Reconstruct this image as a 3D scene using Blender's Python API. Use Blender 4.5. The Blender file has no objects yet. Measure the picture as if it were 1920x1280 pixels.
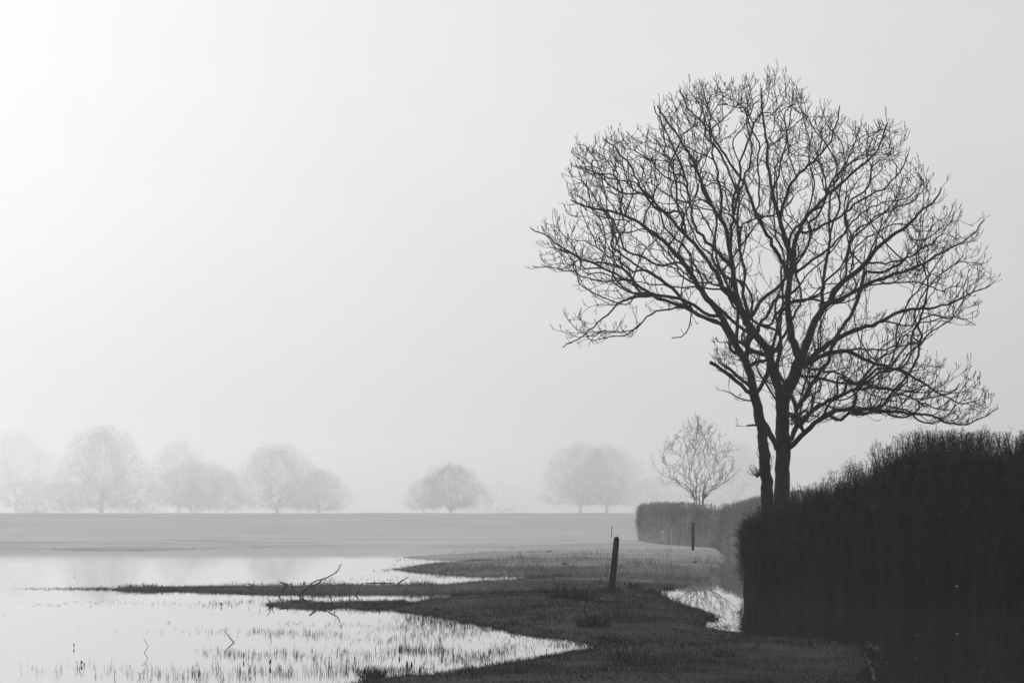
import bpy, math, random
import numpy as np
from mathutils import Vector

# ------------------------------------------------------------------ camera, sky, sun, exposure
sc = bpy.context.scene
C = sc.collection
F = 85.0 / 36.0 * 1920.0          # focal length in pixels of the 1920 wide photograph
CAM_Z = 1.9
HORIZON = 956.0
PITCH = math.atan((HORIZON - 640.0) / F)

cam_d = bpy.data.cameras.new('camera'); cam = bpy.data.objects.new('camera', cam_d); C.objects.link(cam)
cam_d.lens = 85; cam_d.sensor_width = 36; cam_d.clip_start = 0.1; cam_d.clip_end = 6000
cam.location = (0, 0, CAM_Z); cam.rotation_euler = (math.pi / 2 + PITCH, 0, 0)
sc.camera = cam

SUN_EL = math.radians(24.0)
SUN_AZ = math.radians(-27.0)      # from the view direction, negative = left
world = bpy.data.worlds.new('World'); sc.world = world; world.use_nodes = True
nt = world.node_tree; nt.nodes.clear()
sky = nt.nodes.new('ShaderNodeTexSky'); sky.sky_type = 'NISHITA'; sky.sun_disc = False
sky.sun_elevation = SUN_EL; sky.sun_rotation = SUN_AZ
sky.air_density = 1.0; sky.dust_density = 8.0; sky.ozone_density = 1.0
bw = nt.nodes.new('ShaderNodeRGBToBW')
# thick cloud evens the sky out: compress its range
pw = nt.nodes.new('ShaderNodeMath'); pw.operation = 'POWER'; pw.inputs[1].default_value = 0.19
mu = nt.nodes.new('ShaderNodeMath'); mu.operation = 'MULTIPLY'; mu.inputs[1].default_value = 4.85
bg = nt.nodes.new('ShaderNodeBackground'); bg.inputs['Strength'].default_value = 0.10
wo = nt.nodes.new('ShaderNodeOutputWorld')
nt.links.new(sky.outputs[0], bw.inputs[0]); nt.links.new(bw.outputs[0], pw.inputs[0])
nt.links.new(pw.outputs[0], mu.inputs[0])
# the cloud is never quite even
wtc = nt.nodes.new('ShaderNodeTexCoord'); wmp = nt.nodes.new('ShaderNodeMapping'); wmp.inputs['Scale'].default_value = (1, 1, 2.5)
wnz = nt.nodes.new('ShaderNodeTexNoise'); wnz.inputs['Scale'].default_value = 5.0; wnz.inputs['Detail'].default_value = 4
wmr = nt.nodes.new('ShaderNodeMapRange'); wmr.inputs[1].default_value = .3; wmr.inputs[2].default_value = .7; wmr.inputs[3].default_value = .97; wmr.inputs[4].default_value = 1.03
wmu = nt.nodes.new('ShaderNodeMath'); wmu.operation = 'MULTIPLY'
nt.links.new(wtc.outputs['Generated'], wmp.inputs[0]); nt.links.new(wmp.outputs[0], wnz.inputs['Vector']); nt.links.new(wnz.outputs['Fac'], wmr.inputs[0])
nt.links.new(mu.outputs[0], wmu.inputs[0]); nt.links.new(wmr.outputs[0], wmu.inputs[1]); nt.links.new(wmu.outputs[0], bg.inputs['Color'])
nt.links.new(bg.outputs[0], wo.inputs['Surface'])

sun_d = bpy.data.lights.new('sun', 'SUN'); sun_d.energy = 0.98; sun_d.angle = math.radians(12)
sun_d.color = (1, 1, 1)
sun = bpy.data.objects.new('sun', sun_d); C.objects.link(sun)
sdir = Vector((math.sin(SUN_AZ) * math.cos(SUN_EL), math.cos(SUN_AZ) * math.cos(SUN_EL), math.sin(SUN_EL)))
sun.rotation_euler = sdir.to_track_quat('Z', 'Y').to_euler()
sun.location = (-40, 60, 60)

sc.view_settings.view_transform = 'Standard'; sc.view_settings.look = 'None'
sc.view_settings.exposure = 0.0; sc.view_settings.gamma = 1.0
sc.view_settings.use_curve_mapping = False
sc.render.engine = 'CYCLES'
cy = sc.cycles
cy.max_bounces = 6; cy.diffuse_bounces = 2; cy.glossy_bounces = 3; cy.volume_bounces = 3
cy.transparent_max_bounces = 4; cy.use_denoising = True
try:
    cy.denoiser = 'OPENIMAGEDENOISE'; cy.denoising_input_passes = 'RGB_ALBEDO_NORMAL'
except Exception:
    pass
cy.caustics_reflective = False; cy.caustics_refractive = False

HAZE_DENSITY = 0.00092
HAZE_G = 0.78
HAZE_COLOR = 1.0

# ------------------------------------------------------------------ helpers
rng = np.random.default_rng(7)
cp, sp_ = math.cos(PITCH), math.sin(PITCH)

def ray(x, y):
    a = (x - 960.0) / F; b = (640.0 - y) / F
    return a, cp - b * sp_, sp_ + b * cp

def at_z(x, y, z=0.0):
    dx, dy, dz = ray(x, y); t = (z - CAM_Z) / dz
    return np.array([dx * t, dy * t, z])

def at_d(x, y, Y):
    dx, dy, dz = ray(x, y); t = Y / dy
    return np.array([dx * t, Y, CAM_Z + dz * t])

def tag(o, label=None, cat=None, group=None, kind=None):
    if label: o['label'] = label
    if cat: o['category'] = cat
    if group: o['group'] = group
    if kind: o['kind'] = kind
    return o

def make_mesh(name, verts, faces, mat, parent=None, smooth=True):
    """faces: list of (n,k) int arrays"""
    me = bpy.data.meshes.new(name)
    verts = np.ascontiguousarray(verts, dtype=np.float32)
    faces = [np.asarray(f, dtype=np.int32) for f in faces if len(f)]
    me.vertices.add(len(verts)); me.vertices.foreach_set('co', verts.ravel())
    loops = np.concatenate([f.ravel() for f in faces])
    totals = np.concatenate([np.full(len(f), f.shape[1], np.int32) for f in faces])
    starts = np.concatenate([[0], np.cumsum(totals)[:-1]]).astype(np.int32)
    me.loops.add(len(loops)); me.loops.foreach_set('vertex_index', loops)
    me.polygons.add(len(totals)); me.polygons.foreach_set('loop_start', starts)
    try: me.polygons.foreach_set('loop_total', totals)
    except Exception: pass
    if smooth: me.polygons.foreach_set('use_smooth', np.ones(len(totals), dtype=bool))
    me.update(calc_edges=True); me.validate()
    me.materials.append(mat)
    o = bpy.data.objects.new(name, me); C.objects.link(o)
    if parent is not None: o.parent = parent
    return o

def empty(name, loc=(0, 0, 0)):
    o = bpy.data.objects.new(name, None); C.objects.link(o); o.location = loc
    o.empty_display_size = 0.2
    return o

class Acc:
    def __init__(s): s.v = []; s.q = []; s.t = []; s.n = 0
    def add(s, v, q=None, t=None):
        v = np.asarray(v, dtype=np.float64).reshape(-1, 3)
        if q is not None and len(q): s.q.append(np.asarray(q) + s.n)
        if t is not None and len(t): s.t.append(np.asarray(t) + s.n)
        s.v.append(v); s.n += len(v)
    def build(s, name, mat, parent=None, origin=(0, 0, 0), smooth=True):
        if not s.v: return None
        f = []
        if s.q: f.append(np.concatenate(s.q))
        if s.t: f.append(np.concatenate(s.t))
        return make_mesh(name, np.concatenate(s.v) - np.asarray(origin), f, mat, parent, smooth)

def tubes(P, R, sides):
    """P (N,k,3), R (N,k) -> verts, quads : N tubes at once, closed to a near point at the tip"""
    P = np.asarray(P, float); R = np.asarray(R, float)
    N, k, _ = P.shape
    T = np.zeros_like(P); T[:, 1:-1] = P[:, 2:] - P[:, :-2]; T[:, 0] = P[:, 1] - P[:, 0]; T[:, -1] = P[:, -1] - P[:, -2]
    T /= np.linalg.norm(T, axis=2, keepdims=True) + 1e-9
    mean = P[:, -1] - P[:, 0]; mean /= np.linalg.norm(mean, axis=1, keepdims=True) + 1e-9
    ref = np.tile(np.array([0.0, 1.0, 0.0]), (N, 1)); ref[np.abs(mean[:, 1]) > 0.8] = (1.0, 0.0, 0.0)
    Nn = np.cross(T, ref[:, None, :]); Nn /= np.linalg.norm(Nn, axis=2, keepdims=True) + 1e-9
    B = np.cross(T, Nn)
    a = np.arange(sides) / sides * 2 * math.pi
    V = P[:, :, None, :] + R[:, :, None, None] * (np.cos(a)[None, None, :, None] * Nn[:, :, None, :] + np.sin(a)[None, None, :, None] * B[:, :, None, :])
    idx = np.arange(N * k * sides).reshape(N, k, sides)
    nx = np.roll(idx, -1, axis=2)
    Q = np.stack([idx[:, :-1], nx[:, :-1], nx[:, 1:], idx[:, 1:]], axis=-1).reshape(-1, 4)
    return V.reshape(-1, 3), Q

def _hash(ix, iy, s):
    h = (ix.astype(np.int64) * 374761393 + iy.astype(np.int64) * 668265263 + s * 1274126177) & 0xffffffff
    h = ((h ^ (h >> 13)) * 1274126177) & 0xffffffff
    return ((h ^ (h >> 16)) & 0xffff) / 65535.0

def vnoise(x, y, s=0):
    x = np.asarray(x, float); y = np.asarray(y, float)
    ix = np.floor(x); iy = np.floor(y); fx = x - ix; fy = y - iy
    fx = fx * fx * (3 - 2 * fx); fy = fy * fy * (3 - 2 * fy)
    ix = ix.astype(np.int64); iy = iy.astype(np.int64)
    a = _hash(ix, iy, s); b = _hash(ix + 1, iy, s); c = _hash(ix, iy + 1, s); d = _hash(ix + 1, iy + 1, s)
    return (a * (1 - fx) + b * fx) * (1 - fy) + (c * (1 - fx) + d * fx) * fy

def fbm(x, y, s=0, o=4):
    r = 0; a = 0.5
    for k in range(o):
        r = r + a * (vnoise(np.asarray(x) * 2 ** k, np.asarray(y) * 2 ** k, s + k) - 0.5); a *= 0.5
    return r * 2      # about -1..1

# ------------------------------------------------------------------ materials (neutral greys: a monochrome place)
def mat(name, lo, hi, scale=3.0, rough=0.9, bump=0.0, bscale=40.0, spec=0.2, detail=6.0, stretch=None):
    m = bpy.data.materials.new(name); m.use_nodes = True; n = m.node_tree; n.nodes.clear()
    out = n.nodes.new('ShaderNodeOutputMaterial'); p = n.nodes.new('ShaderNodeBsdfPrincipled')
    tc = n.nodes.new('ShaderNodeTexCoord'); nz = n.nodes.new('ShaderNodeTexNoise')
    nz.inputs['Scale'].default_value = scale; nz.inputs['Detail'].default_value = detail
    vec = tc.outputs['Object']
    if stretch:
        mp = n.nodes.new('ShaderNodeMapping'); mp.inputs['Scale'].default_value = stretch
        n.links.new(vec, mp.inputs[0]); vec = mp.outputs[0]
    n.links.new(vec, nz.inputs['Vector'])
    r = n.nodes.new('ShaderNodeValToRGB'); r.color_ramp.elements[0].position = 0.3; r.color_ramp.elements[1].position = 0.7
    r.color_ramp.elements[0].color = (lo, lo, lo, 1); r.color_ramp.elements[1].color = (hi, hi, hi, 1)
    n.links.new(nz.outputs['Fac'], r.inputs[0]); n.links.new(r.outputs[0], p.inputs['Base Color'])
    p.inputs['Roughness'].default_value = rough; p.inputs['Specular IOR Level'].default_value = spec
    if bump:
        n2 = n.nodes.new('ShaderNodeTexNoise'); n2.inputs['Scale'].default_value = bscale; n2.inputs['Detail'].default_value = 5
        n.links.new(vec, n2.inputs['Vector'])
        b = n.nodes.new('ShaderNodeBump'); b.inputs['Strength'].default_value = bump; b.inputs['Distance'].default_value = 0.02
        n.links.new(n2.outputs['Fac'], b.inputs['Height']); n.links.new(b.outputs[0], p.inputs['Normal'])
    n.links.new(p.outputs[0], out.inputs['Surface'])
    return m

def haze_tint(m, lo, hi, y0=55.0, y1=135.0):
    """dark drowned turf near the water turns pale further up the field: haze painted into the colour"""
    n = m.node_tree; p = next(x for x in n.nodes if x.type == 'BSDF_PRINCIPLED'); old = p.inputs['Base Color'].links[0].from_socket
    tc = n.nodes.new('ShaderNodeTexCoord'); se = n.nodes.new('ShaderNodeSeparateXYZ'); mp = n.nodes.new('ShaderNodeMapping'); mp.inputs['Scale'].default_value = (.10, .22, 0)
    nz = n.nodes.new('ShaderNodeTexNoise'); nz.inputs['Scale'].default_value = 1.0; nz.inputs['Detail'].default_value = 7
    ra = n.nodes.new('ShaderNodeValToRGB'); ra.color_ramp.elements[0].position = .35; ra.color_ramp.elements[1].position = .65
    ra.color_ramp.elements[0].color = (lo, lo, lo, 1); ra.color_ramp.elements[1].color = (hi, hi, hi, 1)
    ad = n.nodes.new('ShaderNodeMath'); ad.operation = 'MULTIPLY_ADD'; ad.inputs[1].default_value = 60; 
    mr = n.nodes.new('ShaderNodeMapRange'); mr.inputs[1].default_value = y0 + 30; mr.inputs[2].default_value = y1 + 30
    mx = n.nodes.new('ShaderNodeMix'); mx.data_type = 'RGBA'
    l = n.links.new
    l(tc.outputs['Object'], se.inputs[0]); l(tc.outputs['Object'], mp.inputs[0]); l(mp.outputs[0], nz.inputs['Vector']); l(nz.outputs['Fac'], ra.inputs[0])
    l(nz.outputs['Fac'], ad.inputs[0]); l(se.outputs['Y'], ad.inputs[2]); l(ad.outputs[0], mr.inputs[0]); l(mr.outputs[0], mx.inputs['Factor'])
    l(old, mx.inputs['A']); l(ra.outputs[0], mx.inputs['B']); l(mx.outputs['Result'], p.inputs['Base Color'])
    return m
M_ground = haze_tint(mat('wet_turf', 0.008, 0.05, 0.6, 0.95, 0.6, 12.0, 0.1, 10), .515, .585)  # far ground paled in its colour, standing in for haze
M_grass = haze_tint(mat('grass_blades', 0.006, 0.09, .9, 0.8, spec=0.25, detail=8), .34, .56, 50, 110)  # blades pale with distance too, haze in the colour
M_reed = mat('drowned_grass', 0.02, 0.06, 2.0, 0.8, spec=0.2)
M_bark = mat('wet_bark', 0.008, 0.03, 5.0, 0.85, 0.8, 30.0, 0.2, 8, (1, 1, .3))
M_twig = mat('twig_bark', 0.01, 0.025, 4.0, 0.85, spec=0.2)
M_hedge = mat('hedge_core', 0.006, 0.02, 2.5, 0.95, 0.8, 18.0, 0.05, 10, (1, 1, .6))
M_hedget = mat('hedge_twigs', 0.006, 0.06, 3.0, 0.8, spec=0.2, detail=8)
M_fhedge = mat('hazed_hedge_core', 0.2, 0.36, 3.0, 0.9, 0.8, 12.0, 0.1, 10)  # far hedge lightened: haze put into its own colour
M_fhedget = mat('hazed_hedge_twigs', 0.25, 0.42, 3.0, 0.8, spec=0.2)  # its twigs carry the same painted haze
M_ftree = mat('hazed_distant_bark', 0.14, 0.22, 1.0, 0.9, spec=0.1)  # bark paled to add haze to the far trees by colour
M_fan = mat('grey_twig_bark', 0.04, 0.08, 4.0, 0.85, spec=0.2)
M_post = mat('post_wood', 0.008, 0.05, 14.0, 0.85, 1.0, 60.0, 0.2, 6, (1, 1, .15))
M_drift = mat('driftwood', 0.006, 0.025, 9.0, 0.7, 0.5, 40.0, 0.3)
M_soil = mat('molehill_soil', 0.012, 0.03, 9.0, 0.95, 0.8, 30.0, 0.1)
M_strand = mat('dry_strands', 0.04, 0.2, 3.0, 0.7, spec=0.3)
M_pale = mat('pale_tone', 0.6, 0.85, 9.0, 0.7, spec=0.3)  # plain pale tone; on the stalk it stands in for rim light
M_leaf = mat('dead_leaf', 0.12, 0.35, 20.0, 0.7, spec=0.3)
M_dock = mat('seed_stem', 0.015, 0.04, 12.0, 0.85, spec=0.1)

def water_mat():
    m = bpy.data.materials.new('flood_water'); m.use_nodes = True; n = m.node_tree; n.nodes.clear()
    out = n.nodes.new('ShaderNodeOutputMaterial')
    gl = n.nodes.new('ShaderNodeBsdfGlossy'); gl.inputs['Color'].default_value = (1, 1, 1, 1); gl.inputs['Roughness'].default_value = 0.002
    df = n.nodes.new('ShaderNodeBsdfDiffuse'); df.inputs['Color'].default_value = (0.05, 0.05, 0.05, 1)
    fr = n.nodes.new('ShaderNodeFresnel'); fr.inputs['IOR'].default_value = 1.33
    pwn = n.nodes.new('ShaderNodeMath'); pwn.operation = 'POWER'; pwn.inputs[1].default_value = 0.55
    mx = n.nodes.new('ShaderNodeMixShader')
    tc = n.nodes.new('ShaderNodeTexCoord'); mp = n.nodes.new('ShaderNodeMapping'); mp.inputs['Scale'].default_value = (1.0, 0.5, 1)
    nz = n.nodes.new('ShaderNodeTexNoise'); nz.inputs['Scale'].default_value = 2.2; nz.inputs['Detail'].default_value = 4
    # patches of breeze: ripple height itself varies over tens of metres
    nb = n.nodes.new('ShaderNodeTexNoise'); nb.inputs['Scale'].default_value = 0.03; nb.inputs['Detail'].default_value = 2
    rb = n.nodes.new('ShaderNodeMapRange'); rb.inputs[1].default_value = 0.4; rb.inputs[2].default_value = 0.65
    rb.inputs[3].default_value = 0.03; rb.inputs[4].default_value = 0.16
    b = n.nodes.new('ShaderNodeBump'); b.inputs['Distance'].default_value = 0.008
    L = n.links.new
    L(tc.outputs['Object'], mp.inputs[0]); L(mp.outputs[0], nz.inputs['Vector']); L(tc.outputs['Object'], nb.inputs['Vector'])
    L(nb.outputs['Fac'], rb.inputs[0])
    se = n.nodes.new('ShaderNodeSeparateXYZ'); sh = n.nodes.new('ShaderNodeMapRange'); sh.inputs[1].default_value = 0.0; sh.inputs[2].default_value = 3.0; sh.inputs[3].default_value = 1.0; sh.inputs[4].default_value = 0.0
    mm = n.nodes.new('ShaderNodeMath'); mm.operation = 'MULTIPLY'      # the hedge shelters the ditch
    fy = n.nodes.new('ShaderNodeMapRange'); fy.inputs[1].default_value = 60; fy.inputs[2].default_value = 110; fy.inputs[3].default_value = 1.0; fy.inputs[4].default_value = 5.0   # open water catches the breeze
    m2 = n.nodes.new('ShaderNodeMath'); m2.operation = 'MULTIPLY'; L(se.outputs['Y'], fy.inputs[0]); L(fy.outputs[0], m2.inputs[0]); L(rb.outputs[0], m2.inputs[1])
    L(tc.outputs['Object'], se.inputs[0]); L(se.outputs['X'], sh.inputs[0]); L(m2.outputs[0], mm.inputs[0]); L(sh.outputs[0], mm.inputs[1]); L(mm.outputs[0], b.inputs['Strength']); L(nz.outputs['Fac'], b.inputs['Height'])
    L(b.outputs[0], gl.inputs['Normal']); L(fr.outputs[0], pwn.inputs[0]); L(pwn.outputs[0], mx.inputs[0])
    L(df.outputs[0], mx.inputs[1]); L(gl.outputs[0], mx.inputs[2]); L(mx.outputs[0], out.inputs['Surface'])
    return m
M_water = water_mat()

# ------------------------------------------------------------------ shorelines (drawn over the photograph, laid onto the water level)
W1 = [(-900,1029),(-300,1028),(0,1027),(120,1030),(250,1031),(350,1029),(480,1025),(600,1023),(750,1023),(880,1025),(960,1026),(1008,1028),
      (965,1031),(915,1036),(870,1039),(820,1041),(763,1044),(800,1047),(850,1048),(885,1051),(880,1055),(840,1057),(800,1061),(752,1067),
      (800,1071),(835,1074),(900,1076),(980,1075),(1048,1074),(1020,1084),(960,1090),(900,1092),(850,1098),(780,1099),(700,1100),(600,1100),
      (500,1100),(420,1101),(340,1102),(270,1103),(200,1104.5),(260,1106),(330,1107),(400,1109),(500,1111),(600,1111.5),(700,1111),(780,1111),
      (860,1111),(935,1113),(860,1118),(800,1126),(775,1131),(750,1138),(738,1143),(808,1151),(847,1161),(912,1170),(946,1176),(964,1183),
      (1005,1189),(1060,1194),(1112,1200),(1138,1208),(1108,1219),(1035,1234),(964,1244),(860,1260),(834,1266),(769,1271),(686,1277),
      (655,1296),(560,1330),(300,1400),(-200,1480),(-1500,1560)]
ISL = [(515,1133),(560,1131),(610,1132),(660,1130),(700,1129),(735,1128),(765,1131),(748,1134),(722,1139),(690,1140),(640,1137),(600,1139),(560,1136)]
W2 = [(1330,1022),(1344,1031),(1357,1042),(1355,1052),(1346,1061),(1322,1066),(1304,1070),(1330,1070),(1322,1080),(1306,1089),(1274,1098),
      (1246,1102),(1232,1109),(1250,1119),(1267,1130),(1295,1140),(1325,1149),(1341,1156),(1326,1161),(1313,1172),(1324,1178),(1362,1186),
      (1393,1191),(1464,1197),(1535,1199),(1577,1206),(1619,1219),(1628,1243),(1605,1270),(1594,1280),(1560,1400),(1500,1600),(1450,2200),
      (6000,2200),(5200,1400),(3200,1250),(2500,1190),(1920,1143),(1650,1124),(1450,1104),(1440,1060),(1440,1040),(1390,1018)]
def poly_w(P): return np.array([at_z(x, y, 0.0)[:2] for x, y in P])
PW1, PISL, PW2 = poly_w(W1), poly_w(ISL), poly_w(W2)

def inside(P, x, y):
    r = np.zeros(x.shape, bool); n = len(P)
    for i in range(n):
        x1, y1 = P[i]; x2, y2 = P[(i + 1) % n]
        if y1 == y2: continue
        c = ((y1 > y) != (y2 > y)) & (x < (x2 - x1) * (y - y1) / (y2 - y1) + x1)
        r ^= c
    return r
def edge_dist(P, x, y):
    d = np.full(x.shape, 1e9); n = len(P)
    for i in range(n):
        a = P[i]; b = P[(i + 1) % n]; e = b - a; L = e @ e + 1e-12
        t = np.clip(((x - a[0]) * e[0] + (y - a[1]) * e[1]) / L, 0, 1)
        d = np.minimum(d, (x - a[0] - t * e[0]) ** 2 + (y - a[1] - t * e[1]) ** 2)
    return np.sqrt(d)
def signed(x, y):
    """positive on land, negative in water, metres from the shore"""
    d1 = edge_dist(PW1, x, y); d2 = edge_dist(PW2, x, y); d3 = edge_dist(PISL, x, y)
    in1 = inside(PW1, x, y); in2 = inside(PW2, x, y); in3 = inside(PISL, x, y)
    d = np.minimum(np.minimum(d1, d2), d3)
    water = (in1 & ~in3) | in2
    return np.where(water, -d, d)

def terrain(x, y, sd=None, micro=True):
    x = np.asarray(x, float); y = np.asarray(y, float)
    if sd is None: sd = signed(x, y)
    w = (0.28 * fbm(x * 0.9, y * 0.45, 3) + 0.16 * fbm(x * 3.1, y * 1.6, 9)) * np.where(x > 2.8, .4, 1)
    s = sd + w * np.clip(y / 40, .6, 1.6)
    land = 0.02 + 0.30 * (1 - np.exp(-np.maximum(s, 0) / 7.5)) + 0.02 * np.tanh(np.maximum(s, 0) / .15)
    wat = -0.02 - 0.5 * (1 - np.exp(np.minimum(s, 0) / 3.0))
    z = np.where(s > 0, land, wat)
    near = np.clip((150 - y) / 100, 0, 1)
    z = z + np.where(s > 0, 1, .3) * near * np.clip(np.abs(s), 0, 1) * (0.045 * fbm(x * .7, y * .7, 21) + 0.025 * fbm(x * 3, y * 3, 31))
    # the field lifts gently into the distance, and falls away beyond its crest
    t = np.clip((y - 146 - .012 * x) / 40, 0, 1); t = t * t * (3 - 2 * t)
    rise = t * (1.32 + .035 * fbm(x * .05, y * .02, 41) + .05 * fbm(x * .5, y * .2, 43, 3))
    b = np.clip((y - 190) / 60, 0, 1); b = b * b * (3 - 2 * b)
    z = z + np.where(y > 140, rise * (1 - .8 * b), 0)
    return z

# ------------------------------------------------------------------ ground sheet
def build_ground():
    d = np.concatenate([np.linspace(-30, 12, 16), np.geomspace(13, 200, 880), np.geomspace(202, 1850, 90)])
    a = np.concatenate([np.linspace(-1, -.22, 40), np.linspace(-.215, .24, 620), np.linspace(.25, 1, 40)])
    D, A = np.meshgrid(d, a, indexing='ij')
    W = np.maximum(D, 14)
    X = A * W * np.where(np.abs(A) > .26, 1.2, 1.0); Y = D
    Z = terrain(X, Y)
    # slow undulation of the crest
    n, m = X.shape
    V = np.stack([X, Y, Z], -1).reshape(-1, 3)
    i = np.arange(n * m).reshape(n, m)
    Q = np.stack([i[:-1, :-1], i[:-1, 1:], i[1:, 1:], i[1:, :-1]], -1).reshape(-1, 4)
    o = make_mesh('ground', V, [Q], M_ground); tag(o, kind='structure')
build_ground()
o = make_mesh('water', np.array([[-900, -20, 0], [900, -20, 0], [900, 145, 0], [-900, 145, 0]]), [np.array([[0, 1, 2, 3]])], M_water)
tag(o, kind='structure')

# ------------------------------------------------------------------ grass
def blades(P, H, Wd, lean, bend=True):
    """P (N,3) roots"""
    N = len(P); a = rng.uniform(0, 2 * math.pi, N); la = rng.uniform(0, 2 * math.pi, N)
    side = np.stack([np.cos(a), np.sin(a) * .3, np.zeros(N)], 1) * (Wd / 2)[:, None]
    ld = np.stack([np.cos(la), np.sin(la), np.zeros(N)], 1) * (lean * H)[:, None]
    up = np.zeros((N, 3)); up[:, 2] = H
    base0 = P - side; base1 = P + side
    mid = P + up * .6 + ld * .35
    tip = P + up * np.sqrt(np.maximum(1 - lean ** 2 * .5, .3))[:, None] + ld
    V = np.stack([base0, base1, mid + side * .7, mid - side * .7, tip], 1).reshape(-1, 3)
    i = np.arange(N)[:, None] * 5
    return V, i + np.array([[0, 1, 2, 3]]), i + np.array([[3, 2, 4]])

def grass():
    N = 520000
    u = rng.random(N); d = 19 + (150 - 19) * u ** 1.55
    a = rng.uniform(-.28, .28, N); x = a * d; y = d
    sd = signed(x, y)
    cl = fbm(x * 1.2, y * .8, 51, 4) - np.clip((y - 65) / 60, 0, 1) * 1.3
    w = (0.28 * fbm(x * 0.9, y * 0.45, 3) + 0.16 * fbm(x * 3.1, y * 1.6, 9)) * np.where(x > 2.8, .4, 1)
    s = sd + w * np.clip(y / 40, .6, 1.6)
    keep = (s > -.12) & (cl + rng.random(N) * .8 > .2)
    # none under the hedges' water
    x, y, s, cl = x[keep], y[keep], s[keep], cl[keep]
    z = terrain(x, y)
    n = len(x)
    big = fbm(x * .35, y * .25, 61, 3)
    tus = np.clip(fbm(x * .9, y * .55, 71, 3) * 2.2 - .35, 0, 1)
    H = (0.028 + 0.045 * rng.random(n) ** 2) * (1 + 1.0 * np.clip(big, -.6, 1) + 2.0 * tus) * np.clip(y / 45, .9, 2.0)
    tall = rng.random(n) < .004 + .03 * tus; H[tall] *= 2.0
    Wd = 0.0055 * np.clip(y / 26, 1, 5) * (.7 + .6 * rng.random(n))
    # ragged margins: longer blades along every shore
    ex, ey, eh = [], [], []
    for PP, lim in ((PW1, 92), (PISL, 92), (PW2, 92)):
        for i in range(len(PP)):
            a_, b_ = PP[i], PP[(i + 1) % len(PP)]
            if max(a_[1], b_[1]) > lim or min(a_[1], b_[1]) < 14 or np.abs([a_[0], b_[0]]).max() > 45: continue
            L_ = np.linalg.norm(b_ - a_); m_ = int(L_ * 330 * np.clip(45 / a_[1], .35, 1.3)); t_ = rng.random(m_)[:, None]
            q_ = a_ + (b_ - a_) * t_ + rng.normal(0, .28, (m_, 2)) * np.clip(a_[1] / 45, .8, 1.8); ex.append(q_[:, 0]); ey.append(q_[:, 1])
    ex = np.concatenate(ex); ey = np.concatenate(ey); se_ = signed(ex, ey) + (0.28 * fbm(ex * 0.9, ey * 0.45, 3) + 0.16 * fbm(ex * 3.1, ey * 1.6, 9)) * np.where(ex > 2.8, .4, 1) * np.clip(ey / 40, .6, 1.6)
    kp = (se_ > -.30 + .3 * fbm(ex * 2.5, ey * 1.5, 88)) & (fbm(ex * 4, ey * 2.5, 89) > -.25); kp &= ~((ex > 4.6) & (ey > 40)); ex, ey = ex[kp], ey[kp]
    x = np.concatenate([x, ex]); y = np.concatenate([y, ey]); z = np.concatenate([z, np.maximum(terrain(ex, ey), -.02)]); m_ = len(ex); n += m_
    H = np.concatenate([H, rng.uniform(.02, .09, m_) * np.clip(ey / 50, .8, 1.4) * np.where(ex > 2.5, .5, 1)]); Wd = np.concatenate([Wd, .005 * np.clip(ey / 26, 1, 4) * rng.uniform(.7, 1.3, m_)])
    V, Q, T = blades(np.stack([x, y, np.maximum(z, -.02) - .005], 1), H, Wd, rng.uniform(.05, .75, n))
    o = make_mesh('grass', V, [Q, T], M_grass, smooth=False)
    tag(o, 'short wet grass covering the field and its low spits', 'grass', kind='stuff')
grass()

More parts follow.
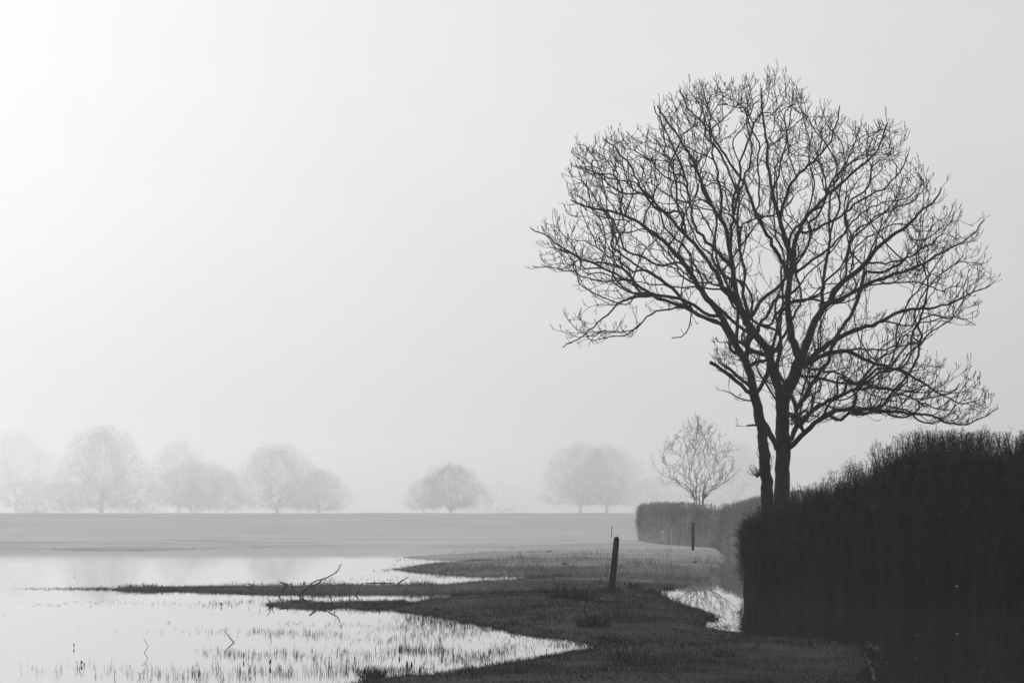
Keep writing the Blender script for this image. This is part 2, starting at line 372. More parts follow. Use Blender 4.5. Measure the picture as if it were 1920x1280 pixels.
def drowned_grass():
    A = Acc()
    # (x, y, half width, half height, blades, height m) in the photograph, laid on the water
    cl = [(140,1104,60,2,900,.10),(60,1104,60,2,300,.07),(190,1104,24,2,400,.11),(250,1100,40,3,260,.14),(60,1132,70,5,110,.07),(190,1130,120,5,190,.07),(330,1134,60,5,110,.08),(400,1133,35,7,170,.10),
          (430,1133,40,6,140,.09),(560,1126,60,6,500,.08),(620,1140,120,5,500,.08),(720,1145,60,5,420,.08),(520,1186,60,7,230,.12),(480,1184,30,5,100,.1),
          (570,1190,50,6,190,.13),(620,1190,25,6,60,.12),(640,1172,50,5,80,.09),(560,1170,60,4,90,.08),(790,1160,45,9,520,.12),(830,1168,50,8,420,.12),
          (870,1176,50,8,330,.12),(780,1178,70,8,260,.12),(920,1180,40,5,200,.1),(700,1200,70,12,150,.1),(790,1200,60,12,220,.12),(860,1190,60,8,240,.11),
          (760,1220,30,7,170,.15),(810,1222,45,7,300,.15),(700,1230,50,10,110,.13),(900,1230,55,8,280,.12),(870,1240,60,7,330,.11),(940,1222,40,8,200,.12),
          (640,1225,40,8,80,.12),(430,1226,30,8,150,.15),(470,1232,40,8,160,.14),(530,1228,50,10,230,.15),(580,1232,30,8,130,.14),(390,1222,25,8,60,.12),
          (350,1268,50,14,240,.16),(430,1266,60,12,280,.16),(520,1262,50,12,220,.16),(600,1262,60,10,280,.17),(650,1250,40,12,150,.15),(290,1262,60,14,140,.16),
          (160,1250,60,12,60,.15),(220,1262,50,12,70,.15),(60,1258,50,14,40,.14),(700,1262,40,7,360,.14),(760,1258,50,6,330,.12),(1040,1200,50,4,170,.08),
          (980,1212,60,8,130,.09),(960,1200,60,8,100,.08),(340,1182,60,6,50,.09),(400,1186,40,7,100,.1),(260,1182,60,8,30,.09),(150,1160,140,14,26,.08),
          (830,1046,60,3,260,.08),(780,1049,40,3,120,.08),(820,1058,70,3,200,.08),(770,1068,60,3,260,.09),(870,1062,40,3,160,.09),(720,1070,50,3,60,.08),
          (860,1082,160,5,420,.07),(1000,1080,50,4,180,.07),(700,1088,120,3,90,.07),(330,1086,300,6,40,.08),(150,1085,140,10,26,.09),(640,1118,120,3,260,.06),
          (780,1116,90,3,330,.06),(480,1128,60,6,160,.09),(1290,1110,30,5,90,.07),(1330,1160,30,8,110,.08),(1360,1176,35,4,180,.08),(500,1150,140,8,40,.08),
          (980,1036,60,3,260,.1),(900,1034,60,3,90,.09),(260,1030,200,1.5,160,.1),(1060,1210,25,6,200,.09)]
    P, H = [], []
    for (cx, cyy, rx, ry, n, h) in cl:
        n = int(n * (1.5 if cx > 600 else .8))
        px = cx + rx * rng.normal(0, .55, n); py = np.clip(cyy + ry * rng.normal(0, .55, n), 1022, 1420)
        # gather into small tufts
        k = max(3, n // 7); ti = rng.integers(0, k, n); tx = cx + rx * rng.normal(0, .6, k); ty = np.clip(cyy + ry * rng.normal(0, .6, k), 1022, 1420)
        m = rng.random(n) < .6; px[m] = tx[ti[m]] + rng.normal(0, 2.2, m.sum()); py[m] = ty[ti[m]] + rng.normal(0, .6, m.sum())
        for i in range(n):
            P.append(at_z(px[i], py[i], -0.01)); H.append(h * rng.uniform(.12, 1.0) ** 1.3 * .75)
    P = np.array(P); H = np.array(H)
    V, Q, T = blades(P, H, 0.0036 * np.clip(P[:, 1] / 32, 1, 4) * rng.uniform(.6, 1.5, len(P)), rng.uniform(0, .6, len(P)) ** 1.5)
    A.add(V, Q, T)
    # long bent stems that break at the surface
    for (cx, cyy, n, spread) in [(430,1255,26,60),(560,1240,26,70),(300,1262,16,90),(700,1232,26,60),(820,1215,26,70),(140,1258,10,90),(640,1190,10,80),(820,1165,30,50),(500,1190,10,60)]:
        m = max(2, int(n * .25))
        R = np.array([at_z(cx + rng.normal(0, spread), min(cyy + rng.normal(0, 9), 1400), -.01) for _ in range(m)])
        h = rng.uniform(.05, .13, m); ang = rng.uniform(-1, 1, m)
        p1 = R + np.stack([ang * h * .25, rng.normal(0, .02, m), h * .8], 1)
        p2 = p1 + np.stack([ang * h * .5, rng.normal(0, .02, m), h * rng.uniform(-.5, .3, m)], 1)
        v, q = tubes(np.stack([R, (R + p1) / 2 + .006, p1, p2], 1), np.tile([.005, .004, .0035, .002], (m, 1)), 3)
        A.add(v, q)
    o = A.build('drowned_grass', M_reed, smooth=False)
    tag(o, 'thin grass blades poking out of the shallow flood water', 'grass', kind='stuff')
drowned_grass()

# ------------------------------------------------------------------ trees: a traced or simple skeleton filled by space colonisation
def grow(pos, par, lid, att, cen, bf=.35, ka=1.1, piece=.17, up=.12, wob=.02, maxd=1e9, stubs=()):
    """join every point to the tree where a short, smoothly continuing branch can reach it (nearest to the base first)"""
    cap = len(pos) + len(att) * 12 + 10
    P = np.zeros((cap, 3)); D = np.zeros((cap, 3)); PA = np.zeros(cap, int); LI = np.zeros(cap, int); Lp = np.zeros(cap); nk = np.zeros(cap)
    n = len(pos); P[:n] = np.array(pos); PA[:n] = par; LI[:n] = lid
    for i in range(n):
        if PA[i] >= 0:
            d = P[i] - P[PA[i]]; l = np.linalg.norm(d); D[i] = d / (l + 1e-9); Lp[i] = Lp[PA[i]] + l; nk[PA[i]] += 1
        else: D[i] = (0, 0, 1)
    blocked = np.zeros(cap, bool); blocked[:n] = np.isin(LI[:n], stubs)
    od = np.argsort(np.linalg.norm(att - cen, axis=1) + rng.normal(0, piece * 1.5, len(att)))
    for k in od:
        p = att[k]; v = p - P[:n]; d = np.sqrt((v * v).sum(1)) + 1e-6
        cosv = (v * D[:n]).sum(1) / d
        cost = d * (1 + ka * (1 - cosv)) + bf * Lp[:n] + .12 * piece * nk[:n]
        if len(stubs): cost = cost + 50 * (blocked[:n] & (d > .45))      # broken stubs carry nothing but a few short shoots
        j = int(cost.argmin()); L = d[j]
        if L > maxd or L < piece * .35: continue
        m = max(1, int(L / piece + .5))
        t = np.arange(1, m + 1) / m
        # leave along the parent's direction, arrive bending upward
        c1 = P[j] + D[j] * L * .38; e = v[j] / L + np.array([0, 0, up]); e /= np.linalg.norm(e); c2 = p - e * L * .30
        q = ((1 - t) ** 3)[:, None] * P[j] + (3 * t * (1 - t) ** 2)[:, None] * c1 + (3 * t * t * (1 - t))[:, None] * c2 + (t ** 3)[:, None] * p
        if m > 1: q[:-1] += rng.normal(0, wob * min(1, L), (m - 1, 3))
        prev = j
        for a in range(m):
            if n >= cap: break
            P[n] = q[a]; dd = q[a] - P[prev]; l = np.linalg.norm(dd); D[n] = dd / (l + 1e-9); PA[n] = prev; LI[n] = LI[prev]; blocked[n] = blocked[prev]; Lp[n] = Lp[prev] + l; nk[prev] += 1
            prev = n; n += 1
        D[prev] = D[prev] * .6 + e * .4; D[prev] /= np.linalg.norm(D[prev])
    return P[:n], PA[:n], LI[:n], D[:n]

def pipe(P, PA, r0, e=2.4, rmin=None):
    n = len(P); acc = np.zeros(n); nk = np.zeros(n, int)
    for i in range(n - 1, 0, -1):
        if nk[i] == 0: acc[i] = r0 ** e
        if PA[i] >= 0: acc[PA[i]] += acc[i]; nk[PA[i]] += 1
    if nk[0] == 0: acc[0] = r0 ** e
    r = acc ** (1 / e)
    if rmin is not None: r[:len(rmin)] = np.maximum(r[:len(rmin)], rmin)
    return r, nk

def chains(PA, R, LI):
    n = len(PA); best = np.full(n, -1); br = np.full(n, -1.0)
    for i in range(1, n):
        p = PA[i]
        if p >= 0 and LI[i] == LI[p] and R[i] > br[p]: br[p] = R[i]; best[p] = i
    out = []
    for i in range(n):
        p = PA[i]
        if p >= 0 and best[p] == i: continue
        ch = [i]
        while best[ch[-1]] >= 0: ch.append(best[ch[-1]])
        out.append((p, ch))
    return out

def chain_mesh(A, P, R, pchain, bump=0.0):
    p, ch = pchain
    idx = ([p] if p >= 0 else []) + ch
    if len(idx) < 2: return
    pts = P[idx]; r = R[idx].copy()
    if p >= 0: r[0] = min(r[0], r[1] * 1.25)
    big = r.max(); sides = 12 if big > .1 else 8 if big > .04 else 5 if big > .018 else 3
    v, q = tubes(pts[None], r[None], sides)
    if bump and big > .05:
        v = v.reshape(len(idx), sides, 3); c = pts[:, None, :]
        k = 1 + bump * (vnoise(v[..., 0] * 9 + v[..., 1] * 9, v[..., 2] * 5, 77) - .5)[..., None]
        v = (c + (v - c) * k).reshape(-1, 3)
    A.add(v, q)

def shoots(P, PA, R, D, sel, length, rad, up=.6, out=None, sub=2, outward=.0):
    """short upswept twigs with side twiglets and swollen buds, from the nodes sel"""
    n = len(sel)
    if n == 0: return []
    d = D[sel] + rng.normal(0, .38, (n, 3)); d /= np.linalg.norm(d, axis=1, keepdims=True)
    L = length * rng.uniform(.35, 1.15, n)
    pts = [P[sel]]; dd = d
    for k in range(4):
        dd = dd + np.array([0, 0, up * .26]) + rng.normal(0, .12, (n, 3)); dd /= np.linalg.norm(dd, axis=1, keepdims=True)
        pts.append(pts[-1] + dd * (L / 4)[:, None])
    pts = np.stack(pts, 1)
    R0 = np.minimum(R[sel], rad * 1.3)
    rr = R0[:, None] * np.array([1, .85, .7, .6, .55])[None]
    res = [(pts, rr)]
    for s in range(sub):
        k = rng.integers(1, 4, n); b = pts[np.arange(n), k]; dv = pts[np.arange(n), k + 1] - b
        dv /= np.linalg.norm(dv, axis=1, keepdims=True)
        e = dv + rng.normal(0, .42, (n, 3)) + np.array([0, 0, up * .5]); e /= np.linalg.norm(e, axis=1, keepdims=True)
        l = L * rng.uniform(.2, .55, n)
        q = np.stack([b, b + e * (l / 2)[:, None], b + (e + np.array([0, 0, up * .3])) * l[:, None]], 1)
        q = np.concatenate([q, (q[:, 2] + (q[:, 2] - q[:, 1]) * .15)[:, None]], 1)
        res.append((q, R0[:, None] * np.array([.7, .6, 1.0, .3])[None]))
    return res

def px_poly_inside(poly, x, y): return inside(np.array(poly, float), x, y)

# ---- the big ash
TY = 56.6
ASH_N = 4500
def ash():
    K = TY / F
    limbs = []     # name, pts, w0, w1, parent, depth at end
    def L(name, pts, w0, w1, parent=None, dep=0.0): limbs.append((name, pts, w0, w1, parent, dep))
    L('A', [(1464,1120),(1450,1075),(1442,1010),(1438,939),(1435,886),(1433,846),(1427,806),(1421,766),(1414,740)], 30, 19, None, -.3)
    L('B', [(1470,1120),(1468,1040),(1465,939),(1467,886),(1469,832),(1467,793),(1467,753)], 38, 27, None, .2)
    L('A1', [(1414,740),(1406,700),(1396,673),(1380,649),(1368,622),(1364,604),(1335,575),(1311,539),(1301,520),(1282,496),(1263,472),(1244,450),(1220,434),(1196,414),(1148,395),(1100,390),(1071,374)], 17, 3, 'A', -1.5)
    L('A2', [(1398,676),(1402,655),(1402,625),(1404,590),(1396,560),(1388,528)], 10, 6, 'A1', -.8)
    L('A3', [(1416,738),(1430,722),(1438,705),(1441,686),(1444,665)], 9, 8, 'A', 0)
    L('B1', [(1467,750),(1457,726),(1449,692),(1443,660),(1425,636),(1409,620),(1395,592),(1385,573)], 19, 14, 'B', .1)
    L('B2', [(1467,750),(1478,726),(1491,700),(1502,673)], 26, 24, 'B', .3)
    L('B2a', [(1502,676),(1491,652),(1483,620),(1479,590),(1478,563),(1481,524),(1486,485),(1475,459),(1468,432),(1457,393),(1449,367),(1446,341),(1439,302),(1439,263),(1430,222),(1427,165)], 17, 2.5, 'B2', -.4)
    L('B2b', [(1502,676),(1512,646),(1522,618),(1535,587),(1556,568),(1569,542),(1582,524),(1608,509),(1626,493),(1639,469),(1660,451),(1686,435),(1707,420),(1725,395),(1755,378),(1765,352)], 18, 3, 'B2', .7)
    L('lowL', [(1364,610),(1345,602),(1325,597),(1300,586),(1277,573),(1244,563),(1222,552),(1196,534),(1172,522),(1145,510),(1105,491),(1078,477),(1050,465),(1028,443),(994,428)], 9, 2, 'A1', -2.2)
    L('lowL2', [(1302,572),(1280,576),(1244,580),(1220,588),(1196,611),(1174,631),(1150,633),(1121,635)], 4.5, 2, 'lowL', -2.6)
    L('lowL3', [(1222,556),(1184,558),(1157,568),(1136,592),(1114,611),(1093,630),(1075,640),(1054,650)], 5, 2, 'lowL', -3.0)
    L('lowL4', [(1172,522),(1150,528),(1130,527),(1110,527),(1085,512),(1050,503),(1000,499)], 3.5, 1.8, 'lowL', -1.5)
    L('B1l', [(1385,573),(1373,556),(1354,539),(1340,503),(1316,472),(1294,448),(1268,426),(1247,398),(1220,372),(1196,350),(1189,319),(1162,285),(1133,262)], 11, 2.5, 'B1', -1.0)
    L('B1r', [(1385,573),(1378,544),(1376,515),(1368,472),(1364,438),(1352,405),(1326,379),(1309,324),(1290,283),(1273,259),(1249,226),(1234,199)], 12, 3, 'B1', .4)
    L('B1r2', [(1368,472),(1372,430),(1377,389),(1388,355),(1402,325),(1410,280),(1400,230),(1402,180)], 7, 2.5, 'B1r', 1.8)
    L('B1m', [(1372,500),(1350,478),(1330,456),(1301,424),(1292,380),(1288,340),(1275,300),(1255,262),(1226,200)], 8, 2.5, 'B1r', 2.2)
    L('B1n', [(1352,405),(1352,360),(1340,310),(1335,270),(1330,210),(1316,160)], 6, 2, 'B1r', -1.2)
    L('Ba1', [(1481,520),(1470,495),(1457,472),(1439,441),(1424,415),(1410,375),(1393,336),(1364,302),(1340,264),(1321,233),(1295,210),(1275,170)], 9, 2.5, 'B2a', 1.0)
    L('Ba2', [(1463,410),(1470,380),(1478,349),(1499,323),(1530,300),(1556,271),(1567,237),(1574,200)], 7, 2.3, 'B2a', -1.4)
    L('Ba3', [(1486,490),(1491,455),(1504,414),(1520,396),(1546,370),(1577,344),(1608,315),(1640,292),(1655,266),(1663,232)], 10, 2.5, 'B2a', -.6)
    L('Ba4', [(1498,440),(1530,430),(1567,412),(1598,388),(1634,365),(1673,344),(1694,313),(1702,290)], 6, 2.3, 'Ba3', -1.6)
    L('Ba5', [(1484,515),(1500,503),(1520,493),(1546,472),(1567,454),(1590,428),(1612,400),(1650,380),(1700,372)], 6, 2, 'B2a', 1.6)
    L('Ba6', [(1449,360),(1462,320),(1470,280),(1480,230),(1490,165)], 5, 2, 'B2a', 1.8)
    L('Bb1', [(1537,585),(1540,560),(1542,537),(1551,485),(1556,446),(1553,400),(1560,350),(1590,300),(1612,240)], 8, 2.2, 'B2b', 2.6)
    L('Bb2', [(1560,566),(1587,556),(1621,537),(1650,524),(1676,514),(1707,506),(1739,488),(1770,469),(1806,454),(1830,435),(1845,412)], 9, 2, 'B2b', -.6)
    L('Bb3', [(1621,537),(1650,532),(1676,529),(1733,531),(1765,548),(1800,530)], 4, 2, 'Bb2', -1.8)
    L('Bb4', [(1626,493),(1660,495),(1690,488),(1730,470),(1765,440),(1790,400)], 4.5, 2, 'B2b', 2.4)
    L('Cc', [(1502,690),(1517,675),(1546,649),(1577,628),(1621,613),(1650,605),(1673,589),(1702,579),(1739,579),(1770,574),(1798,561),(1830,545),(1860,537)], 13, 2, 'B2', .8)
    L('Cc2', [(1650,605),(1672,602),(1695,612),(1720,608),(1760,598),(1800,592),(1830,610)], 4, 1.8, 'Cc', 1.8)
    L('Dd', [(1504,690),(1520,676),(1546,665),(1577,657),(1603,660),(1624,678),(1660,686),(1692,696),(1720,709),(1746,730),(1775,745),(1800,720)], 11, 2, 'B2', -1.4)
    L('Dd2', [(1577,657),(1610,654),(1650,656),(1690,650),(1730,640)], 5, 2, 'Dd', -2.4)
    L('Ee', [(1478,832),(1486,817),(1502,793),(1528,763),(1566,745),(1619,724),(1660,728),(1700,742),(1740,760),(1780,770)], 11, 2, 'B', 1.6)
    L('Ff', [(1480,840),(1491,827),(1518,803),(1555,774),(1587,766),(1619,766),(1680,772),(1740,777),(1790,797),(1825,795),(1850,778),(1870,765)], 12, 1.8, 'B', -1.0)
    L('Gg', [(1492,705),(1520,706),(1546,709),(1567,720),(1608,717),(1660,725),(1710,735),(1750,715)], 6, 2, 'B2', .4)
    L('Hh', [(1500,690),(1530,690),(1561,699),(1582,701),(1598,714),(1640,745),(1690,755)], 6, 2, 'B2', 2.4)
    L('St1', [(1410,740),(1395,728),(1380,713),(1364,700),(1348,689),(1333,677)], 8, 7, 'A', -.9)
    L('St2', [(1406,730),(1395,716),(1380,702),(1366,690),(1355,682)], 7, 6, 'A1', .5)
    L('St3', [(1412,758),(1400,750),(1388,745),(1370,738),(1354,730)], 4, 1.8, 'A', -.5)
    L('St4', [(1424,797),(1412,798),(1400,796)], 5, 4, 'A', -.3)
    L('Con', [(1430,785),(1438,800),(1446,822),(1459,842)], 11, 12, 'A', .2)
    L('M1', [(1445,674),(1455,655),(1464,640),(1475,618),(1484,598),(1504,566),(1499,537)], 7, 4, 'B1', 1.0)
    L('Kn', [(1434,880),(1426,883),(1419,889)], 8, 9, 'A', .1)
    L('dr', [(1300,574),(1292,585),(1290,600),(1296,615),(1287,630),(1262,634)], 3, 2, 'lowL2', -2.2)
    pos, par, lid, rm = [], [], [], []
    ends = {}
    for li, (name, pts, w0, w1, parent, dep) in enumerate(limbs):
        q = np.array(pts, float)
        seg = np.linalg.norm(np.diff(q, axis=0), axis=1); s = np.concatenate([[0], np.cumsum(seg)])
        n = max(3, int(s[-1] / 11)); t = np.linspace(0, s[-1], n)
        X = np.interp(t, s, q[:, 0]); Yp = np.interp(t, s, q[:, 1])
        # soften the joints of the trace
        for _ in range(2):
            X[1:-1] = .25 * X[:-2] + .5 * X[1:-1] + .25 * X[2:]; Yp[1:-1] = .25 * Yp[:-2] + .5 * Yp[1:-1] + .25 * Yp[2:]
        thin = 1 - min(1, w0 / 20)
        X[1:] += rng.normal(0, .9 + .6 * thin, n - 1); Yp[1:] += rng.normal(0, .9 + .6 * thin, n - 1)
        u = t / s[-1]
        if parent is None: dep0 = 0.0; pi = -1
        else:
            cand = [i for i in range(len(pos)) if lid[i] == ends[parent]]
            cp_ = np.array([scr[i] for i in cand]); j = int(((cp_ - np.array([X[0], Yp[0]])) ** 2).sum(1).argmin()); pi = cand[j]
            dep0 = pos[pi][1] - TY
        dy = dep0 + (dep - dep0) * u ** .9 + .10 * np.cumsum(rng.normal(0, 1, n)) * .4 * (u > 0)
        if parent is None: scr = [] if li == 0 else scr
        first = True
        for i in range(n):
            if parent is not None and i == 0: prev = pi; continue
            pos.append(at_d(X[i], Yp[i], TY + dy[i])); scr.append((X[i], Yp[i])); lid.append(li)
            par.append(prev if i > 0 else -1); prev = len(pos) - 1
            rm.append((w0 + (w1 - w0) * u[i] ** .8) * .5 * K * .95)
        ends[name] = li
    env = [(994,420),(992,500),(1050,512),(1085,550),(1088,590),(1042,602),(1048,650),(1120,642),(1180,640),(1235,592),(1262,640),(1290,630),(1300,602),(1345,625),(1335,660),(1345,690),(1400,730),
           (1425,700),(1450,760),(1480,800),(1510,810),(1540,800),(1600,785),(1700,790),(1740,800),(1800,808),(1872,778),(1860,735),(1810,680),(1770,640),(1830,616),(1864,540),(1860,440),(1848,400),(1790,382),(1765,335),
           (1705,282),(1688,232),(1620,225),(1577,190),(1530,190),(1498,140),(1460,130),(1425,140),(1375,160),(1318,145),(1280,155),(1222,190),(1208,235),(1140,240),(1125,270),(1083,270),(1072,340),(1040,395)]
    env = np.array(env, float)
    c = np.array([1440, 470.]); 
    M = 26000
    X = rng.uniform(990, 1875, M); Y = rng.uniform(125, 812, M)
    ok = inside(env, X, Y)
    hole = (((X - 1432) / 34) ** 2 + ((Y - 500) / 62) ** 2 < 1) | (((X - 1690) / 70) ** 2 + ((Y - 555) / 17) ** 2 < 1) | (((X - 1585) / 30) ** 2 + ((Y - 590) / 22) ** 2 < 1) \
        | (((X - 1240) / 75) ** 2 + ((Y - 600) / 26) ** 2 < 1) | (((X - 1345) / 36) ** 2 + ((Y - 560) / 24) ** 2 < 1) | (((X - 1800) / 50) ** 2 + ((Y - 650) / 28) ** 2 < 1)
    hole |= (((X - 1800) / 62) ** 2 + ((Y - 652) / 42) ** 2 < 1) | (((X - 1290) / 60) ** 2 + ((Y - 628) / 34) ** 2 < 1) | (((X - 1150) / 40) ** 2 + ((Y - 592) / 20) ** 2 < 1) | (((X - 1610) / 95) ** 2 + ((Y - 585) / 13) ** 2 < 1)
    ok &= ~(hole & (rng.random(M) < np.where(((X - 1432) / 40) ** 2 + ((Y - 500) / 70) ** 2 < 1, .80, .96)))
    ok &= ~((fbm(X / 46, Y / 46, 91, 2) < -.2) & (rng.random(M) < .65))          # clumps and gaps
    X, Y = X[ok], Y[ok]
    # keep the points inside the outline by the length of the last shoots, unevenly
    an = np.arctan2(Y - 520, X - 1440); sc_ = np.where(X < 1300, .968, .955) + .035 * np.sin(an * 7 + 1) + .03 * fbm(an * 9, an * 0 + 3, 93, 3)
    sc_ = np.where(Y > 620, .985, sc_); X = 1440 + (X - 1440) * sc_; Y = 520 + (Y - 520) * sc_
    # depth: a rounded crown, thinner low down
    rad = np.clip(1 - (((X - 1440) / 470) ** 2 + ((Y - 500) / 400) ** 2), .08, 1)
    Dp = rng.uniform(-1, 1, len(X)) * 4.2 * np.sqrt(rad)
    # thin the middle so the outer shell carries more
    e = 1 - rad; keep = rng.random(len(X)) < (.55 + .4 * e) * np.where((X < 1290) & (Y > 505), .5, 1) * np.where((X > 1495) & (X < 1760) & (Y > 645), 1.6, 1) * np.where((X > 1740) & (Y > 480), .6, 1)
    X, Y, Dp = X[keep], Y[keep], Dp[keep]
    att = np.array([at_d(X[i], Y[i], TY + Dp[i]) for i in range(len(X))])
    cen = at_d(1455, 860, TY)
    # long sweeping secondary limbs first, then the finer branching between them
    att = att[rng.permutation(len(att))][:ASH_N]
    P, PA, LI, D = grow(pos, par, lid, att, cen, bf=.18, ka=.85, piece=.15, up=.28, wob=.013, maxd=1.5, stubs=[i for i, l in enumerate(limbs) if l[0] in ('St1', 'St2', 'St3', 'St4', 'Kn', 'Con', 'A', 'dr')])
    R, nk = pipe(P, PA, .0068, 2.3)
    n0 = len(pos); rm = np.array(rm)
    # traced members keep their traced thickness
    R[:n0] = rm
    # descendants never thicker than what carries them
    for i in range(n0, len(P)): R[i] = min(R[i], R[PA[i]] * .82 + .0008 if PA[i] < n0 else R[PA[i]])
    print('ash nodes', len(P))
    base = np.array([at_d(1467, 1118, TY)[0], TY, 0.0])
    root = empty('ash_tree', base)
    tag(root, 'tall leafless tree with two trunks rising behind the near dark hedge', 'tree')
    accs = {}; tw = {}
    for ch in chains(PA, R, LI):
        li = LI[ch[1][0]]; A = accs.setdefault(li, Acc()); chain_mesh(A, P, R, ch, .25)
    # terminal shoots
    thin = np.where((np.arange(len(P)) >= n0) & (R < .0145))[0]
    tip = nk[thin] == 0
    sel = np.concatenate([thin[tip], thin[tip][rng.random(tip.sum()) < .3], thin[~tip][rng.random((~tip).sum()) < .13]])
    old = np.arange(30, n0)[rng.random(n0 - 30) < .45]; old = old[R[old] < .06]
    kn = np.array([i for i in range(n0) if (LI[i] == 0 and 2.4 < P[i][2] < 3.3) or limbs[LI[i]][0] == 'Kn']); kn = np.repeat(kn, 7)
    for s_, ln in ((sel, .30), (old, .42), (kn, .35)):
        for (q, rr) in shoots(P, PA, R, D, s_, ln, .006, up=.75, sub=2):
            l = LI[s_]
            for li in np.unique(l):
                m = l == li; v, f = tubes(q[m], np.maximum(rr[m], .0050), 3); tw.setdefault(li, Acc()).add(v, f)
    for li, A in accs.items():
        nm = 'trunk' if li in (0, 1) else 'limb'
        ob = A.build(nm, M_bark, root, base)
        if nm == 'trunk': ob['label'] = ['slimmer left trunk leaning away from its neighbour', 'thick straight right trunk'][li]
        if li in tw:
            t = tw[li].build('twigs', M_twig, ob, base); t['kind'] = 'stuff'
ash()

# ---- smaller trees
def bare_tree(name, label, base, H, W, D_, trunk_h, r_trunk, natt, seed, group=None, shape='dome', low=.12, lean=0, stems=1, rt=.02, step=None, sh=.8, m=None, nshoot=.5, cat='tree', tilt=.14, sliver=0):
    global rng
    keep = rng; rng = np.random.default_rng(seed)
    m = m or M_ftree; step = step or H / 42
    pos, par, lid, rm = [], [], [], []
    for s in range(stems):
        ang = rng.uniform(0, 6.28); off = 0 if stems == 1 else W * (s - (stems - 1) / 2) * (.012 if shape == 'fan' else .03)
        x = off; y = 0.0; z = -0.4; prev = -1; tl_ = (s - (stems - 1) / 2) * tilt + lean + rng.normal(0, .03)
        n = max(3, int((trunk_h + .4) / step))
        for k in range(n + 1):
            pos.append(np.array([x, y, z])); par.append(prev); lid.append(s); prev = len(pos) - 1
            rm.append(r_trunk / math.sqrt(stems) * ((1.25 - .45 * k / n) if shape != 'fan' else (1.3 - 1.15 * k / n))); x += step * math.sin(tl_ * (.4 + 1.2 * k / n)) + rng.normal(0, step * .07); y += rng.normal(0, step * .07); z += step
    u = rng.normal(0, 1, (natt * 2, 3)); u /= np.linalg.norm(u, axis=1, keepdims=True); u *= rng.random((natt * 2, 1)) ** .36
    if shape == 'dome':
        z = rng.random(len(u)) ** .9; ra_ = rng.random(len(u)) ** .42; an = rng.uniform(0, 6.283, len(u)); x = np.cos(an) * ra_; y = np.sin(an) * ra_
        zz = low * H + z * (1 - low) * H; k = np.sqrt(np.clip(1 - z ** 2.3, .02, 1)) * np.interp(z, [0, .15, .35, 1], [.86, 1.0, 1.0, 1.0])
    elif shape == 'fan':
        z = (u[:, 2] * .5 + .5); zz = low * H + z * (1 - low) * H
        q_ = rng.random(len(z)) ** .8; zz = (.3 + .7 * q_) * H; an = rng.uniform(0, 6.283, len(z)); rr_ = rng.random(len(z)) ** .5; x = np.cos(an) * rr_; y = np.sin(an) * rr_; k = np.interp(zz / H, [.3, .4, .49, .62, .75, .88, 1], [.12, .4, .85, 1.05, .85, .52, .12])
    else:
        z = (u[:, 2] * .5 + .5); zz = low * H + z * (1 - low) * H; x = u[:, 0]; y = u[:, 1]; k = 1.0 + 0 * z
    ph = rng.uniform(0, 6.28, 3)
    bumpy = 1 + .10 * np.sin(np.arctan2(y, x) * 3 + ph[0]) + .08 * np.sin(z * 9 + ph[1] + x * 3) + .06 * np.sin(x * 9 + ph[2])
    att = np.stack([x * W / 2 * k * bumpy + lean * zz, y * D_ / 2 * k * bumpy, zz * (.97 + .05 * np.sin(x * 8 + ph[1]))], 1)[:natt]
    att = att[rng.permutation(len(att))]
    P, PA, LI, Dd = grow(pos, par, lid, att, np.array([0, 0, H * .1]), bf=.22, ka=.8, piece=step, up=.3, wob=step * .12)
    R, nk = pipe(P, PA, rt, 2.3)
    n0 = len(pos); R[:n0] = np.maximum(np.array(rm), 0)
    for i in range(n0, len(P)): R[i] = min(R[i], R[PA[i]] * .85) if sliver else max(min(R[i], R[PA[i]] * .93), rt * .9)
    root = empty(name, base); tag(root, label, cat, group)
    T, Cr = Acc(), Acc()
    for ch in chains(PA, R, LI):
        big = R[ch[1][0]] > r_trunk * .3 or ch[1][0] < n0
        chain_mesh(T if big else Cr, P, R, ch)
    ends = np.where((np.arange(len(P)) >= n0) & (R < rt * 2.2))[0]
    s_ = ends[rng.random(len(ends)) < nshoot]; s_ = np.concatenate([s_, np.where((nk == 0) & (np.arange(len(P)) >= n0))[0]])
    for (q, rr) in shoots(P, PA, R, Dd, s_, sh, rt, up=.6, sub=2):
        v, f = tubes(q, rr, 3); Cr.add(v, f)
    if sliver:      # the dust of finest twigs that closes a far crown
        k_ = np.arange(n0, len(P)); w_ = rng.choice(k_, sliver); q = P[w_] + rng.normal(0, H * .034, (sliver, 3))
        o_ = q - np.array([0, 0, H * .2]); o_ /= np.linalg.norm(o_, axis=1, keepdims=True); o_ += rng.normal(0, .6, o_.shape) + np.array([0, 0, .3]); o_ /= np.linalg.norm(o_, axis=1, keepdims=True)
        ln = H * .05 * rng.uniform(.5, 1.4, sliver); sd_ = rng.normal(0, 1, (sliver, 3)); sd_ /= np.linalg.norm(sd_, axis=1, keepdims=True); q[:, 2] = np.maximum(q[:, 2], 0)
        V_ = np.stack([q - sd_ * .055, q + sd_ * .055, q + o_ * ln[:, None]], 1).reshape(-1, 3); i_ = np.arange(sliver)[:, None] * 3
        Cr.add(V_, None, i_ + np.array([[0, 1, 2]]))
    T.build('trunk', m, root); c = Cr.build('crown', m, root)
    rng = keep
    return root

def far(x, ytop, d, **k):
    """base position and height for a tree whose top shows at (x, ytop) and which stands d metres off"""
    b = at_d(x, 962, d); zb = float(terrain(np.array([b[0]]), np.array([d]), np.array([50.]))[0])
    top = at_d(x, ytop, d)[2]
    return (b[0], d, zb - .1), (top - zb) * (1.0 if d < 300 else 1.03)

def px_w(w, d): return w * d / F

